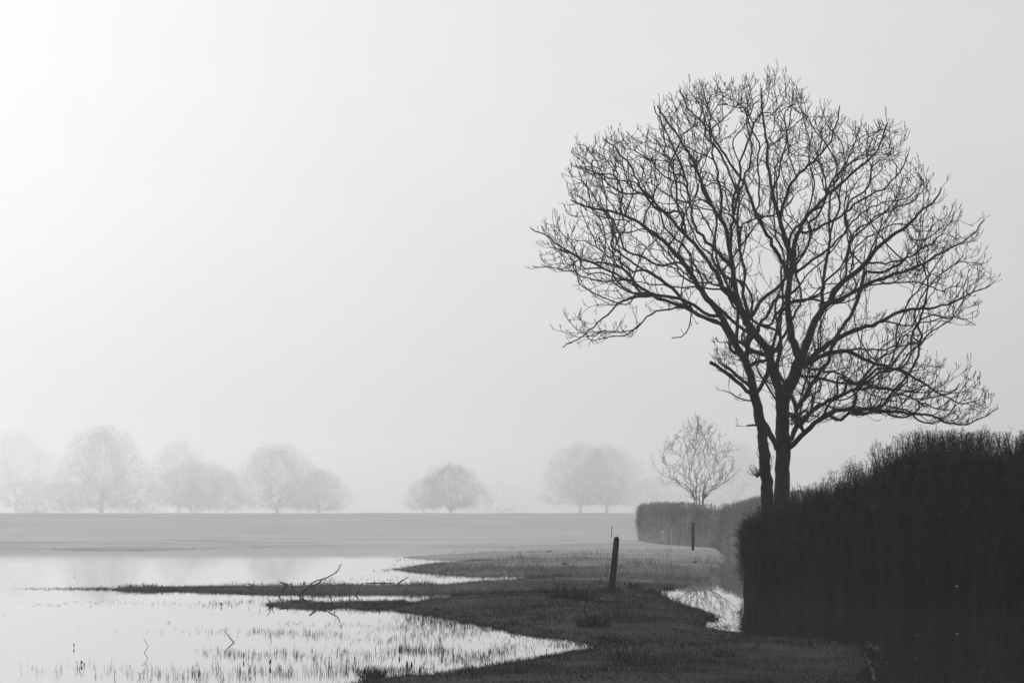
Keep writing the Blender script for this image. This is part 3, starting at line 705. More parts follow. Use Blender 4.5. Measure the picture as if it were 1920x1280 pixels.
b, h = far(1310, 786, 152)
bare_tree('bare_tree', 'small fan shaped bare tree standing behind the far hedge', b, h, px_w(160, 152), px_w(150, 152), h * .5, .13, 600, 11, shape='fan', low=.14, stems=5, rt=.0115, sh=.5, nshoot=.16, m=M_fan, tilt=.06)
G = 'misty trees beyond the field'
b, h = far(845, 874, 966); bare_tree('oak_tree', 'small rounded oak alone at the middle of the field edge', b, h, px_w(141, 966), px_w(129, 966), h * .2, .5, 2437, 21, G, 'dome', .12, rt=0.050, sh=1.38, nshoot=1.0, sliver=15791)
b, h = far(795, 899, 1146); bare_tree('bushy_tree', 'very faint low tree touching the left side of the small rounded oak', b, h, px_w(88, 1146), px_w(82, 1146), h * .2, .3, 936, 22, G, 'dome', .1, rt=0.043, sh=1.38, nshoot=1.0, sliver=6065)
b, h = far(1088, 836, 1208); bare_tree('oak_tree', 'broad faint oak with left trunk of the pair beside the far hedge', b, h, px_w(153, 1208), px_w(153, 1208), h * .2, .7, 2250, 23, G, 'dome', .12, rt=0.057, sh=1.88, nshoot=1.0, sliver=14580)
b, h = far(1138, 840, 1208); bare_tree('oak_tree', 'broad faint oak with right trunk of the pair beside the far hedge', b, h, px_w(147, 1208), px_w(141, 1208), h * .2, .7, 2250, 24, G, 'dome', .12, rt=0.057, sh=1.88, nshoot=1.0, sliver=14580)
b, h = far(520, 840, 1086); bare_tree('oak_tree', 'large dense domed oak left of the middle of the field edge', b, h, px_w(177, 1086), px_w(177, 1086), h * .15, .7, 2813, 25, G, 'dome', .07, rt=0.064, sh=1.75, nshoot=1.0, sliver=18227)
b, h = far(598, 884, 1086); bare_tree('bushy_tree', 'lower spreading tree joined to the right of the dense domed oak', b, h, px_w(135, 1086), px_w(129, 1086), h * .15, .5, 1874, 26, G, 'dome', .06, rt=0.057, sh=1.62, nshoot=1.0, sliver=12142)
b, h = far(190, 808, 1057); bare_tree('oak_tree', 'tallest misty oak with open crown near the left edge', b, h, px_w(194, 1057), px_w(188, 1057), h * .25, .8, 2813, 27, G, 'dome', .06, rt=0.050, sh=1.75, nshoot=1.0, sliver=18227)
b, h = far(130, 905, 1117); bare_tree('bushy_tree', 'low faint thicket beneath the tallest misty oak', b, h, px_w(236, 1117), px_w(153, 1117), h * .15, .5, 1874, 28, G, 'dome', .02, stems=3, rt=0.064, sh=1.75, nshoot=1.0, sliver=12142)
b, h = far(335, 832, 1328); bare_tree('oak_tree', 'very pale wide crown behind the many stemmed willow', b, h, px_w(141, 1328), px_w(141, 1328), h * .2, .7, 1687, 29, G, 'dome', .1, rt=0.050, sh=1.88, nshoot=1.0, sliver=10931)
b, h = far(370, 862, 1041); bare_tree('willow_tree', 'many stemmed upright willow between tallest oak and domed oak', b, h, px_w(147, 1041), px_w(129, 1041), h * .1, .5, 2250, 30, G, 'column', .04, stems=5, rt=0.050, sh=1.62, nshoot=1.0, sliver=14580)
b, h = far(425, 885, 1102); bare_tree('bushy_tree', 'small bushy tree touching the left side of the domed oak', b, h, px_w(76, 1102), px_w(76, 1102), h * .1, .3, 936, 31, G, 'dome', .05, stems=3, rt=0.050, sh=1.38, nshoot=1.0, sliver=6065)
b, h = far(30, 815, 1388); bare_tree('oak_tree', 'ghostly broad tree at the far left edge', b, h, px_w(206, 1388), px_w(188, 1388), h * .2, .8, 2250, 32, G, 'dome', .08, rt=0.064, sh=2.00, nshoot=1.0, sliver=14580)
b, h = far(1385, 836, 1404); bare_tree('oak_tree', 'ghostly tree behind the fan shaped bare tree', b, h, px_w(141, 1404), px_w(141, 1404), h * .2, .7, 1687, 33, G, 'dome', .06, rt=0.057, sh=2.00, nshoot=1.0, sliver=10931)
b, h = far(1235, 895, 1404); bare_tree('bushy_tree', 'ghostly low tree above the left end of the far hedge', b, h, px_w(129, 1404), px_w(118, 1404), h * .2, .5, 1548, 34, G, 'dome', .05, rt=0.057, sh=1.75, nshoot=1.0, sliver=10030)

b, h = far(60, 900, 1050); bare_tree('thicket', 'low pale thicket at the foot of the ghostly tree at far left', b, h, px_w(224, 1050), px_w(160, 1050), h * .1, .4, 978, 35, G, 'dome', .0, stems=4, rt=0.054, sh=1.8, nshoot=1.0, cat='thicket', sliver=6336)
b, h = far(262, 905, 1040); bare_tree('thicket', 'low pale thicket filling the gap left of the many stemmed willow', b, h, px_w(129, 1040), px_w(106, 1040), h * .1, .4, 761, 36, G, 'dome', .0, stems=4, rt=0.054, sh=1.6, nshoot=1.0, cat='thicket', sliver=4931)
b, h = far(935, 905, 1400); bare_tree('thicket', 'barely visible tree mass right of the small rounded oak', b, h, px_w(177, 1400), px_w(129, 1400), h * .1, .4, 652, 37, G, 'dome', .0, stems=4, rt=0.048, sh=1.8, nshoot=1.0, cat='thicket', sliver=4224)

# ------------------------------------------------------------------ hedges
def hedge(name, label, path, tops, thick, m_core, m_tw, n_twig, tl, tr, group=None, fringe=.4, nf=2000, seed=5, round_left=1.2, m_pale=None):
    """path: ground points; tops: height above water at each; the face looks towards the camera"""
    global rng
    keep = rng; rng = np.random.default_rng(seed)
    path = np.array(path, float); tops = np.array(tops, float)
    seg = np.linalg.norm(np.diff(path, axis=0), axis=1); s = np.concatenate([[0], np.cumsum(seg)]); L = s[-1]
    def at(t):
        x = np.interp(t, s, path[:, 0]); y = np.interp(t, s, path[:, 1]); return x, y
    def nrm(t):
        e = .3; x1, y1 = at(np.clip(t - e, 0, L)); x2, y2 = at(np.clip(t + e, 0, L)); dx, dy = x2 - x1, y2 - y1; l = np.hypot(dx, dy) + 1e-9
        return dy / l, -dx / l        # points to the camera side for a path running left to right
    def top(t):
        h = np.interp(t, s, tops); return h + .10 * fbm(t * .9, 0 * t, seed) + .05 * fbm(t * 3, 0 * t, seed + 3)
    def surf(t, v, inset=0.0):
        """v 0..1 goes up the front, over the top and down the back"""
        hx = thick / 2 - inset; H = top(t) - fringe - inset + fringe * .3 * fbm(t * 2.3, v * 7, seed + 21) + fringe * .25 * fbm(t * 9, v * 20, seed + 23)
        a = v * math.pi
        endk = np.clip(t / round_left, 0, 1); endk = np.sqrt(1 - (1 - endk) ** 2)
        # superellipse section
        ca, sa = np.cos(a), np.sin(a)
        off = np.sign(ca) * np.abs(ca) ** .45 * hx * np.clip(endk, .15, 1); z = np.abs(sa) ** .35 * H * (.82 + .18 * endk)
        nx, ny = nrm(t); x, y = at(t)
        b = .10 * fbm(t * 1.5, v * 9, seed + 9) + .06 * fbm(t * 6, v * 30, seed + 11)
        return x + nx * (off * (1 + b)), y + ny * (off * (1 + b)), z * (1 + b * .3) - .15 * (z < .02)
    nt_, nv = int(L * 9), 60
    T, Vv = np.meshgrid(np.linspace(0, L, nt_), np.linspace(0, 1, nv), indexing='ij')
    X, Y, Z = surf(T, Vv, .08)
    Vt = np.stack([X, Y, Z], -1).reshape(-1, 3); i = np.arange(nt_ * nv).reshape(nt_, nv)
    Q = np.stack([i[:-1, :-1], i[1:, :-1], i[1:, 1:], i[:-1, 1:]], -1).reshape(-1, 4)
    o0 = np.array([path[0][0], path[0][1], 0])
    root = empty(name, o0); tag(root, label, 'hedge', group)
    A = Acc(); A.add(Vt, Q); A.add(Vt[:nv], None, [(0, k, k + 1) for k in range(1, nv - 1)]); A.build('hedge_body', m_core, root, o0)
    B = Acc()
    # twigs lying over the face, mostly upright and tangled
    n = n_twig; t = rng.uniform(0, L, n); t[: n // 7] = rng.random(n // 7) ** 1.4 * round_left * 1.4; v = rng.uniform(0, 1, n) * .46
    x, y, z = surf(t, v, rng.uniform(0, .12, n)); p0 = np.stack([x, y, z], 1)
    nx, ny = nrm(t); out = np.stack([nx, ny, 0 * nx], 1); al = np.stack([-ny, nx, 0 * nx], 1)
    d = al * rng.normal(0, .55, n)[:, None] + out * (.25 + rng.normal(0, .3, n))[:, None] + np.array([0, 0, 1.]) * rng.normal(.75, .5, n)[:, None]
    le = (t < round_left * .8); d[le] -= al[le] * .6 * np.sign(1)
    d /= np.linalg.norm(d, axis=1, keepdims=True); l = tl * rng.uniform(.3, 1.3, n) ** 1.3 * np.where(v > .36, .45, 1)
    pts = [p0]
    for k in range(3):
        d = d + rng.normal(0, .28, d.shape); d /= np.linalg.norm(d, axis=1, keepdims=True); pts.append(pts[-1] + d * (l / 3)[:, None])
    pts = np.stack(pts, 1); pts[..., 2] = np.maximum(pts[..., 2], .0)
    r = tr * rng.uniform(.5, 1.5, n); vv, q = tubes(pts, r[:, None] * np.array([1, .85, .65, .3])[None], 3); B.add(vv, q)
    # see-through fringe of upright shoots with side twiglets along the trimmed top
    n = nf; t = rng.uniform(0, L, n); w = rng.uniform(-.5, .5, n) * thick * .9
    # shoots come in bunches from the stems below
    bt = rng.uniform(0, L, int(L * 5)); m_ = rng.random(n) < .78; t[m_] = np.clip(bt[rng.integers(0, len(bt), m_.sum())] + rng.normal(0, .05, m_.sum()), 0, L)
    nx, ny = nrm(t); x, y = at(t); tp = top(t); e = np.clip(t / round_left, 0, 1); e = np.sqrt(1 - (1 - e) ** 2)
    full = .82 + .18 * e
    hgt = (fringe + .15) * np.where(rng.random(n) < .04, rng.uniform(1.0, 1.25, n), 1.0 - .45 * rng.random(n) ** 2)
    p0 = np.stack([x + nx * w * e, y + ny * w * e, (tp - fringe) * full - .15 * (1 - 0) ], 1)
    d = np.stack([rng.normal(0, .2, n), rng.normal(0, .2, n), np.ones(n)], 1)
    pts = [p0]
    for k in range(3):
        d = d + rng.normal(0, .13, d.shape); d /= np.linalg.norm(d, axis=1, keepdims=True); pts.append(pts[-1] + d * (hgt / 3)[:, None])
    P4 = np.stack(pts, 1); r = tr * rng.uniform(.8, 1.9, n); vv, q = tubes(P4, r[:, None] * np.array([1.1, 1, .8, .5])[None], 3); B.add(vv, q)
    for k in range(17):
        j = rng.integers(0, 3, n); f = rng.random(n)[:, None]; b0 = P4[np.arange(n), j] * (1 - f) + P4[np.arange(n), j + 1] * f
        dd = rng.normal(0, 1, (n, 3)); dd[:, 2] = dd[:, 2] * .35 + .1; dd /= np.linalg.norm(dd, axis=1, keepdims=True); ll = fringe * rng.uniform(.10, .34, n)
        mid = b0 + dd * (ll / 2)[:, None] + rng.normal(0, .008, (n, 3)); q3 = np.stack([b0, mid, b0 + (dd + rng.normal(0, .15, (n, 3))) * ll[:, None]], 1)
        vv, q = tubes(q3, (tr * .6 * rng.uniform(.6, 1.3, n))[:, None] * np.array([1, .8, .4])[None], 3); B.add(vv, q)
    b = B.build('twigs', m_tw, root, o0, smooth=False); b['kind'] = 'stuff'
    if m_pale:      # long arching bramble strands and dry grass stems hung over the face
        Bp = Acc(); n = 300; t = rng.uniform(.2, L, n); v = rng.uniform(.02, .42, n); x, y, z = surf(t, v, -.06); p0 = np.stack([x, y, z], 1); nx, ny = nrm(t)
        out = np.stack([nx, ny, 0 * nx], 1); al = np.stack([-ny, nx, 0 * nx], 1); d = al * rng.normal(0, .8, n)[:, None] + out * .25 + np.array([0, 0, 1.]) * rng.normal(.2, .6, n)[:, None]
        d /= np.linalg.norm(d, axis=1, keepdims=True); l = rng.uniform(.08, .42, n); cu = rng.normal(0, .45, (n, 3)); cu[:, 2] -= .25; pts = [p0]
        for k in range(6): d = d + cu * .35 + rng.normal(0, .1, d.shape); d /= np.linalg.norm(d, axis=1, keepdims=True); pts.append(pts[-1] + d * (l / 6)[:, None])
        pts = np.stack(pts, 1); pts[..., 2] = np.maximum(pts[..., 2], .01)
        vv, q = tubes(pts, rng.uniform(.002, .0055, n)[:, None] * np.linspace(1, .4, 7)[None], 3); Bp.add(vv, q)
        b = Bp.build('bramble_strands', m_pale, root, o0); b['kind'] = 'stuff'
    rng = keep
    return root

def hp(x, y, z=0): p = at_z(x, y, z); return (p[0], p[1])
def setback(path, w):
    q = np.array(path); d = np.gradient(q, axis=0); d /= np.linalg.norm(d, axis=1, keepdims=True)
    return q + np.stack([-d[:, 1], d[:, 0]], 1) * w
# near hedge: stands at the water's edge, tops worked out from its outline in the photograph
near_px = [(1374,1108,962),(1400,1111,940),(1450,1114,918),(1490,1117,905),(1530,1120,888),(1575,1123,858),(1630,1126,838),(1650,1128,810),(1700,1131,802),(1780,1136,806),(1850,1141,802),(1920,1146,798),(2050,1156,792),(2300,1178,776),(2700,1215,740),(3300,1275,690)]
path, tops = [], []
for (x, yb, yt) in near_px:
    p = hp(x, yb); path.append(p); tops.append(at_d(x, yt, p[1])[2])
path = setback(path, .85)
hedge('hedge', 'tall dark unclipped hedge filling the right side beside the ditch', path, tops, 1.7, M_hedge, M_hedget, 30000, .30, .005, fringe=.46, nf=2900, seed=5, round_left=.9, m_pale=M_strand)
far_px = [(1193,1009,.3,944),(1215,1011,.3,939),(1250,1014,.3,940),(1285,1017,.25,941),(1300,1019,.2,944),(1335,1024,.1,948),(1350,1026,.05,944),(1375,1029,.0,938),(1395,1032,0,934),(1415,1036,0,928),(1450,1044,0,920),(1500,1054,0,915)]
path, tops = [], []
for (x, yb, zb, yt) in far_px:
    p = hp(x, yb, zb); path.append(p); tops.append(at_d(x, yt, p[1])[2])
path = setback(path, .85)
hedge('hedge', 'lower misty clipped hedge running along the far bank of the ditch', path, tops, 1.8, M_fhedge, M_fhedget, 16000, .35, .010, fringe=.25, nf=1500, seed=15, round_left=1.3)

# ------------------------------------------------------------------ posts
def zt(x, y): return float(terrain(np.array([x]), np.array([y]))[0])
def post(xb, yb, xt, yt, w, label, sides=14, nm='wooden_post', grp=None, m=M_post, seed=1, dome=True, Y=None):
    z = .3
    for _ in range(6):
        p = at_z(xb, yb, z); z = zt(p[0], p[1])
    p = at_z(xb, yb, z)
    if Y: p = at_d(xb, yb, Y); p[2] = zt(p[0], p[1])
    t = at_d(xt, yt, p[1]); r = w * .5 * p[1] / F
    ax = t - p; Lh = np.linalg.norm(ax)
    ks = [-.25, 0, .1, .25, .4, .55, .7, .85, 1 - .7 * r / Lh, 1 - .35 * r / Lh, 1 - .1 * r / Lh, 1]
    rs = [1.1, 1.08, 1.06, 1.04, 1.02, 1.0, .98, .95, .9, .72, .42, .02] if dome else [1.05] * 8 + [1, 1, 1, .02]
    P = np.array([p + ax * k for k in ks]); v, q = tubes(P[None], (np.array(rs) * r)[None], sides)
    v = v.reshape(len(ks), sides, 3); c = P[:, None, :]
    a = np.arange(sides)[None, :]; kk = 1 + .07 * (vnoise(a * .8 + 0 * v[..., 0], v[..., 2] * 3, seed) - .5) + .05 * (vnoise(a * 2.1 + 0 * v[..., 0], v[..., 2] * 9, seed + 3) - .5)
    v = (c + (v - c) * kk[..., None]).reshape(-1, 3)
    A = Acc(); A.add(v, q); o = A.build(nm, m, None, p); o.location = p
    tag(o, label, 'post', grp); return o, p
GP = 'wooden posts beside the ditch'
o, post1 = post(1147, 1106, 1156.5, 1005, 11.5, 'nearer dark round topped wooden post leaning slightly right in the grass', grp=GP)
post(1299, 1031, 1299.3, 978, 5.0, 'farther thin upright wooden post on the bank before the far hedge', grp=GP, seed=5)
post(1147, 1007, 1147, 986, 1.4, 'faint thin stake out in the misty field', sides=6, nm='stake', seed=6)
post(1259, 1012, 1259, 994, 1.2, 'short thin stake against the far hedge right of the pale stalk', sides=6, nm='stake', seed=7, m=M_pale, Y=122.0)

# ------------------------------------------------------------------ sticks, driftwood, molehills, plants
def wood(name, label, cat, lines, group=None, m=M_drift, kind_z=0.0, sides=7, dep=0.0):
    """lines: [(pts px, w0, w1, depth drift)] ; the first point of the first line touches the ground or water"""
    x0, y0 = lines[0][0][0]
    p = at_z(x0, y0, 0.0); z = max(0.0, zt(p[0], p[1])); p = at_z(x0, y0, z); Y0 = p[1]
    A = Acc()
    for (pts, w0, w1, dd) in lines:
        q = np.array(pts, float); n = len(q)
        seg = np.linalg.norm(np.diff(q, axis=0), axis=1); s = np.concatenate([[0], np.cumsum(seg)]); k = max(4, int(s[-1] / 3.0))
        t = np.linspace(0, s[-1], k); X = np.interp(t, s, q[:, 0]); Y = np.interp(t, s, q[:, 1]); u = t / s[-1]
        X[1:-1] = .25 * X[:-2] + .5 * X[1:-1] + .25 * X[2:]; Y[1:-1] = .25 * Y[:-2] + .5 * Y[1:-1] + .25 * Y[2:]
        X[1:] += rng.normal(0, .15, k - 1)
        P = np.array([at_d(X[i], Y[i], Y0 + dd * u[i]) for i in range(k)])
        if lines[0][0] is pts or abs(pts[0][1] - y0) < 2.5: P = np.concatenate([[P[0] + np.array([0, 0, -.12])], P]); u = np.concatenate([[0], u])
        v, f = tubes(P[None], ((w0 + (w1 - w0) * u) * .5 * 1.35 * Y0 / F)[None], sides); A.add(v, f)
    o = A.build(name, m, None, p); o.location = p; tag(o, label, cat, group); return o

wood('driftwood_branch', 'long forked dead branch arching out of the water over the grassy spit', 'branch',
     [([(562,1116),(563,1111),(570,1105),(585,1098),(598,1093),(604,1085),(612,1083),(622,1077),(630,1073),(636,1066),(638,1058)], 2.6, 1.3, 1.2),
      ([(567,1115),(570,1108),(580,1101),(581,1096),(590,1089),(600,1086),(610,1084)], 2.0, 1.4, .8),
      ([(630,1074),(632,1071),(629,1070)], 1.2, .8, .3), ([(608,1085),(613,1088)], 1.2, .7, .3), ([(638,1060),(641,1056)], 1.0, .7, .2)])
wood('driftwood_branch', 'dark hooked branch standing in water left of the long forked branch', 'branch',
     [([(523,1117),(526,1110),(532,1102),(536,1094),(528,1092)], 1.8, 2.6, .3), ([(530,1114),(533,1105),(537,1097),(548,1094),(545,1092)], 1.4, 1.0, .2), ([(538,1095),(526,1091)], 2.6, 2.0, .2)])
wood('driftwood_branch', 'thin forked twig between the hooked and the long forked branch', 'branch', [([(545,1117),(547,1108),(549,1099),(546,1094)], 1.4, .9, .2), ([(547,1108),(551,1101)], .9, .6, .1)])
wood('driftwood_branch', 'thin curved stem bending left at its top above the dark grass mound', 'branch', [([(619,1117),(621,1110),(625,1103),(622,1096),(616,1094)], 1.3, .9, .2)])
wood('driftwood_branch', 'thin straight upright stem right of the dark grass mound', 'branch', [([(655,1118),(655.5,1108),(655,1096)], 1.2, .7, .1)])
wood('driftwood_branch', 'thin wavy stem with knobby foot, rightmost of the stems in the spit water', 'branch', [([(668,1116),(669,1112),(674,1107),(675,1101),(671,1098)], 1.6, .9, .2), ([(668,1114),(672,1112)], 1.6, 1.0, .1)])
wood('stick', 'short straight stick slanting up right on the spit edge', 'stick', [([(746,1093),(754,1088),(766,1081)], 2.2, 1.1, .4), ([(752,1089),(757,1087)], 2.4, 1.0, .2)])
wood('stick', 'lone stick leaning left out of open water', 'stick', [([(439,1204),(430,1194),(421,1181)], 1.7, .9, .3), ([(421,1182),(419,1178)], .7, .5, .1)])
wood('stick', 'bent reed stalk folded over in open water at left', 'stick', [([(271,1223),(277,1213),(278,1210),(269,1196)], .9, .6, .2)], m=M_reed)
wood('stick', 'thick short log end poking from the drowned grass', 'stick', [([(590,1134),(586,1129),(581,1124)], 3.0, 2.4, .3)])
wood('stick', 'dead forked twig clump at the left tip of the grassy island', 'stick', [([(508,1138),(507,1130),(501,1120)], 1.5, .7, .2), ([(511,1138),(510,1131),(514,1126)], 1.2, .7, .1), ([(503,1139),(507,1134),(500,1131)], 1.2, .7, .1)])
wood('stick', 'small low branch lying on the spit left of the hooked branch', 'stick', [([(472,1097),(468,1095),(463,1092)], 1.6, 1.0, .2), ([(474,1097),(477,1092),(476,1088)], 1.4, .7, .1), ([(470,1096),(479,1097)], 1.5, 1.0, .1)])
wood('stick', 'long flat driftwood piece lying along the spit edge', 'stick', [([(740,1093),(725,1092.5),(700,1092),(682,1092.5)], 1.6, 1.0, .3), ([(724,1093),(720,1089),(714,1090)], 1.4, .8, .1), ([(703,1092),(701,1088)], 1.8, 1.2, .1), ([(732,1093),(732,1087)], 1.2, .7, .1)])
wood('stick', 'small upright twig sprouting from the island top', 'stick', [([(640,1125),(642,1121),(643,1118)], 1.2, .6, .1)])
wood('hanging_branch', 'bare twig drooping from the left end of the near hedge toward the water', 'branch',
     [([(1412,1030),(1400,1016),(1390,1012),(1382,1016),(1379,1023)], 1.4, 1.2, -.3), ([(1400,1016),(1392,1004),(1383,988)], 1.0, .6, -.2)])

# pale bent stalk by the far hedge, its rim light put into the colour
def pale():
    Y0 = 123.0; p = at_d(1240, 1012, Y0); p[2] = zt(p[0], p[1]); A = Acc()
    for pts, w0, w1 in [([(1238.5,1012),(1241,1011),(1241,1007),(1243,1002),(1242,999),(1241,997),(1238.5,997.5),(1240,995.5),(1242,993.5),(1244.5,994)], 1.0, .8),
                        ([(1244.5,994),(1244.5,997),(1242,999)], 1.0, .9), ([(1245.2,1013),(1245.2,1004),(1245,996)], .5, .4)]:
        P = np.array([at_d(a, b, Y0) for a, b in pts]); v, f = tubes(P[None], np.linspace(w0, w1, len(P))[None] * .85 * Y0 / F, 6); A.add(v, f)
    o = A.build('rimlit_stalk', M_pale, None, p); o.location = p
    tag(o, 'small pale bent stalk with painted rim light at the foot of the far hedge', 'stalk')
pale()

def mound(x, y, w, h, label, nm='molehill', m=M_soil):
    z = .1
    for _ in range(5): p = at_z(x, y, z); z = max(0, zt(p[0], p[1]))
    p = at_z(x, y, z); R = w * .5 * p[1] / F; Hh = h * p[1] / F
    n, k = 10, 22; A = Acc(); rr = np.linspace(0, 1, n); aa = np.arange(k) / k * 2 * math.pi
    Rr, Aa = np.meshgrid(rr, aa, indexing='ij'); X = np.cos(Aa) * Rr * R; Y = np.sin(Aa) * Rr * R * 1.3
    Z = Hh * (1 - Rr ** 2) ** 1.2 * (1 + .35 * (vnoise(X * 14 + 50, Y * 14 + 50, 3) - .5)) - .06 * Rr ** 3
    i = np.arange(n * k).reshape(n, k); nx = np.roll(i, -1, 1); Q = np.stack([i[:-1], nx[:-1], nx[1:], i[1:]], -1).reshape(-1, 4)
    A.add(np.stack([X, Y, Z], -1).reshape(-1, 3), Q); o = A.build(nm, m); o.location = p; tag(o, label, 'molehill', 'molehills in the grass')
mound(638, 1110, 24, 6, 'dark mound on the long spit beside the curved stem')
mound(1058, 1058, 12, 4, 'small dark molehill out in the grass left of the leaning post')
mound(570, 1093, 5, 4, 'tiny dark lump on the spit behind the long forked branch')
mound(975, 1037, 14, 2.2, 'low faint molehill near the tip of the far inlet')
mound(1302, 1055, 12, 3, 'dark molehill on the bank below the farther post')
mound(1030, 1034, 12, 2.2, 'low faint molehill nearest the far hedge side of the field')

def rush(x, y, w, h, n, label, spread=.45, seed=1, cat='rush clump', nm='rush_clump', m=M_reed):
    global rng
    keep = rng; rng = np.random.default_rng(seed); z = .2
    for _ in range(5): p = at_z(x, y, z); z = max(0, zt(p[0], p[1]))
    p = at_z(x, y, z); s = p[1] / F; W = w * s; H = h * s
    r0 = np.stack([np.clip(rng.normal(0, W * .22, n), -.38 * W, .38 * W), np.clip(rng.normal(0, W * .2, n), -.3 * W, .3 * W), np.full(n, -.03)], 1)
    d = np.stack([rng.normal(.1, spread * .8, n) + r0[:, 0] / W * spread * .8, rng.normal(0, spread * .4, n), np.ones(n)], 1); d /= np.linalg.norm(d, axis=1, keepdims=True)
    l = H * rng.uniform(.45, 1.1, n); pts = [r0]
    for k in range(3): d = d + rng.normal(0, .06, d.shape) ; pts.append(pts[-1] + d * (l / 3)[:, None])
    v, f = tubes(np.stack(pts, 1), np.tile(np.array([.0075, .0065, .005, .002]) * max(1, p[1] / 45), (n, 1)), 3)
    A = Acc(); A.add(v, f); o = A.build(nm, m); o.location = p; tag(o, label, cat, 'tufts of taller stems on the bank'); rng = keep
rush(1058, 1122, 75, 40, 130, 'broad spiky tuft of dark stems left of the leaning post', .7, 3)
rush(1100, 1122, 60, 30, 70, 'loose low tuft between spiky tuft and leaning post', .5, 4)
rush(1147, 1112, 50, 18, 110, 'short dense tuft round the foot of the leaning post', .5, 5)
rush(1112, 1172, 70, 32, 90, 'dark tuft on the spit below the leaning post', .8, 6)
rush(1190, 1104, 40, 18, 60, 'small tuft just right of the leaning post', .6, 7)
rush(1180, 1240, 80, 44, 34, 'sparse thin stems in the near grass at centre right', .5, 8)
rush(1350, 1230, 60, 24, 30, 'small sparse tuft in the near grass by the ditch', .5, 9)
rush(1010, 1110, 30, 14, 30, 'thin low tuft left of the broad spiky tuft', .5, 10)
rush(1640, 1205, 26, 14, 22, 'short tuft at the ditch corner of the near bank', .5, 12)
rush(275, 1102, 24, 14, 26, 'spiky tuft at the tip of the long spit', .9, 13)
rush(700, 1268, 60, 26, 70, 'leafy tuft on the nearest shore at bottom centre', .7, 14)
rush(1250, 1104, 34, 9, 50, 'dark tuft overhanging the head of the ditch', .8, 15)
rush(1335, 1158, 26, 12, 40, 'leafy tuft on the point jutting into the ditch', .8, 16)

def seedhead(x, y, h, w, label, lean=0):
    p = at_z(x, y, 0); s = p[1] / F; A = Acc(); H = h * s; R = w * .5 * s
    z = np.array([-.05, 0, .25 * H, .4 * H, .6 * H, .85 * H, H]); r = np.array([.25, .25, .35, .95, 1, .8, .1]) * R
    P = np.stack([lean * z, 0 * z, z], 1); v, f = tubes(P[None], r[None], 7); v += rng.normal(0, R * .12, v.shape); A.add(v, f)
    o = A.build('seed_head', M_dock); o.location = p; tag(o, label, 'seed head', 'dark seed heads standing in the water')
seedhead(749, 1226, 16, 3, 'tall narrow dark seed head in water left of drowned tussock')
seedhead(763, 1257, 19, 4, 'thicker of the two paired seed heads by the nearest shore')
seedhead(772, 1257, 18, 3, 'slimmer of the two paired seed heads by the nearest shore')
seedhead(506, 1248, 13, 4, 'broad dark seed head alone at bottom left of centre', .1)
seedhead(139, 1214, 9, 2.4, 'small dark curved seed head in open water at far left', -.1)
seedhead(457, 1236, 14, 2.4, 'slim dark seed head among bottom left grass')
seedhead(415, 1136, 7, 2.4, 'short dark stub left of the grassy island')
seedhead(711, 1144, 7, 2.2, 'short thin stub below the grassy island')
seedhead(627, 1150, 5, 2.6, 'squat dark stub in open water under the island')
seedhead(153, 1246, 9, 3, 'dark upright stub in water at bottom left')
seedhead(829, 1236, 4, 4, 'round dark seed ball in water near the nearest shore')
seedhead(957, 1187, 7, 2.4, 'dark bent stub at the upper shore of the near pool', .4)
seedhead(964, 1188, 7, 2.4, 'dark stub just right of the bent stub on the upper pool shore', -.3)
seedhead(1025, 1222, 6, 2.2, 'dark stub by the lower shore of the near pool')

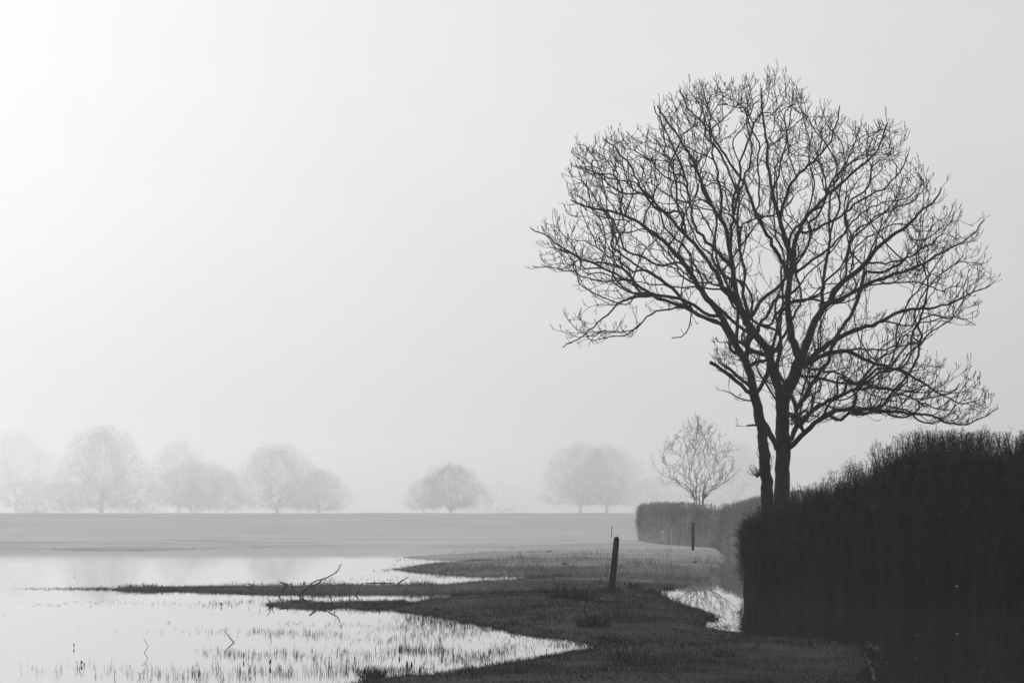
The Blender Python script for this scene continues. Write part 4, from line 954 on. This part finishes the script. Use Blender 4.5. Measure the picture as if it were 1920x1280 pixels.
# floating leaves and scum along the ditch edges
def litter():
    A = Acc(); spots = []
    for (a, b, n, j) in [((1306,1071),(1357,1062),40,1.2),((1280,1100),(1330,1086),46,1.5),((1350,1032),(1395,1040),26,1.2),((1355,1045),(1357,1056),12,1.5),((1322,1168),(1390,1186),30,3),
                         ((1622,1205),(1650,1215),24,5),((1620,1225),(1640,1270),46,7),((1246,1101),(1275,1100),16,1)]:
        for _ in range(n):
            t = rng.random(); spots.append((a[0] + (b[0] - a[0]) * t + rng.normal(0, 1.5), a[1] + (b[1] - a[1]) * t + rng.normal(0, j * .5)))
    for _ in range(9): spots.append((rng.uniform(1400, 1900), rng.uniform(1150, 1275)))
    for (x, y) in spots:
        p = at_z(x, y, .006); r = rng.uniform(.008, .024) * max(1, p[1] / 60); k = 6; a = np.arange(k) / k * 6.283 + rng.random(); e = rng.uniform(.5, 1)
        ring = np.stack([p[0] + np.cos(a) * r, p[1] + np.sin(a) * r * e, np.full(k, .006) + rng.uniform(0, .008, k)], 1)
        A.add(np.concatenate([[p + np.array([0, 0, .004])], ring]), None, [(0, 1 + i, 1 + (i + 1) % k) for i in range(k)])
    o = A.build('floating_leaves', M_leaf, smooth=False); tag(o, 'scattered pale leaves and foam floating along the ditch edges', 'leaves', kind='stuff')
litter()
# a pale scrap caught in the hedge
def scrap(x, y, w, label):
    p = at_d(x, y, 49.0); Y = np.interp(p[0], [q[0] for q in [hp(a, b) for a, b, c in near_px]], [q[1] for q in [hp(a, b) for a, b, c in near_px]]) - 1.0
    p = at_d(x, y, Y); r = w * .5 * Y / F; A = Acc()
    a = np.linspace(-1.3, 1.3, 7); P = np.stack([np.sin(a) * r, 0 * a - .02, np.cos(a) * r * .8], 1); v, f = tubes(P[None], (np.array([.1, .3, .45, .5, .45, .3, .1]) * r * .8)[None], 6); A.add(v, f)
    o = A.build('dead_leaf', M_pale); o.location = p; tag(o, label, 'leaf')
scrap(1793, 1100, 5, 'single curled pale leaf caught low in the near hedge')

# ------------------------------------------------------------------ haze
def haze():
    x0, x1, y0, y1, z0, z1 = -2000, 2000, -60, 1900, -2.5, 52.0
    V = np.array([(x, y, z) for z in (z0, z1) for y in (y0, y1) for x in (x0, x1)], float)
    Q = np.array([(0, 2, 3, 1), (4, 5, 7, 6), (0, 1, 5, 4), (2, 6, 7, 3), (0, 4, 6, 2), (1, 3, 7, 5)])
    m = bpy.data.materials.new('fog'); m.use_nodes = True; n = m.node_tree; n.nodes.clear()
    out = n.nodes.new('ShaderNodeOutputMaterial'); v = n.nodes.new('ShaderNodeVolumePrincipled')
    v.inputs['Color'].default_value = (HAZE_COLOR,) * 3 + (1,); v.inputs['Density'].default_value = HAZE_DENSITY; v.inputs['Anisotropy'].default_value = HAZE_G
    n.links.new(v.outputs[0], out.inputs['Volume'])
    o = make_mesh('haze', V, [Q], m, smooth=False); tag(o, 'pale morning mist over the whole field', 'mist', kind='stuff')
haze()
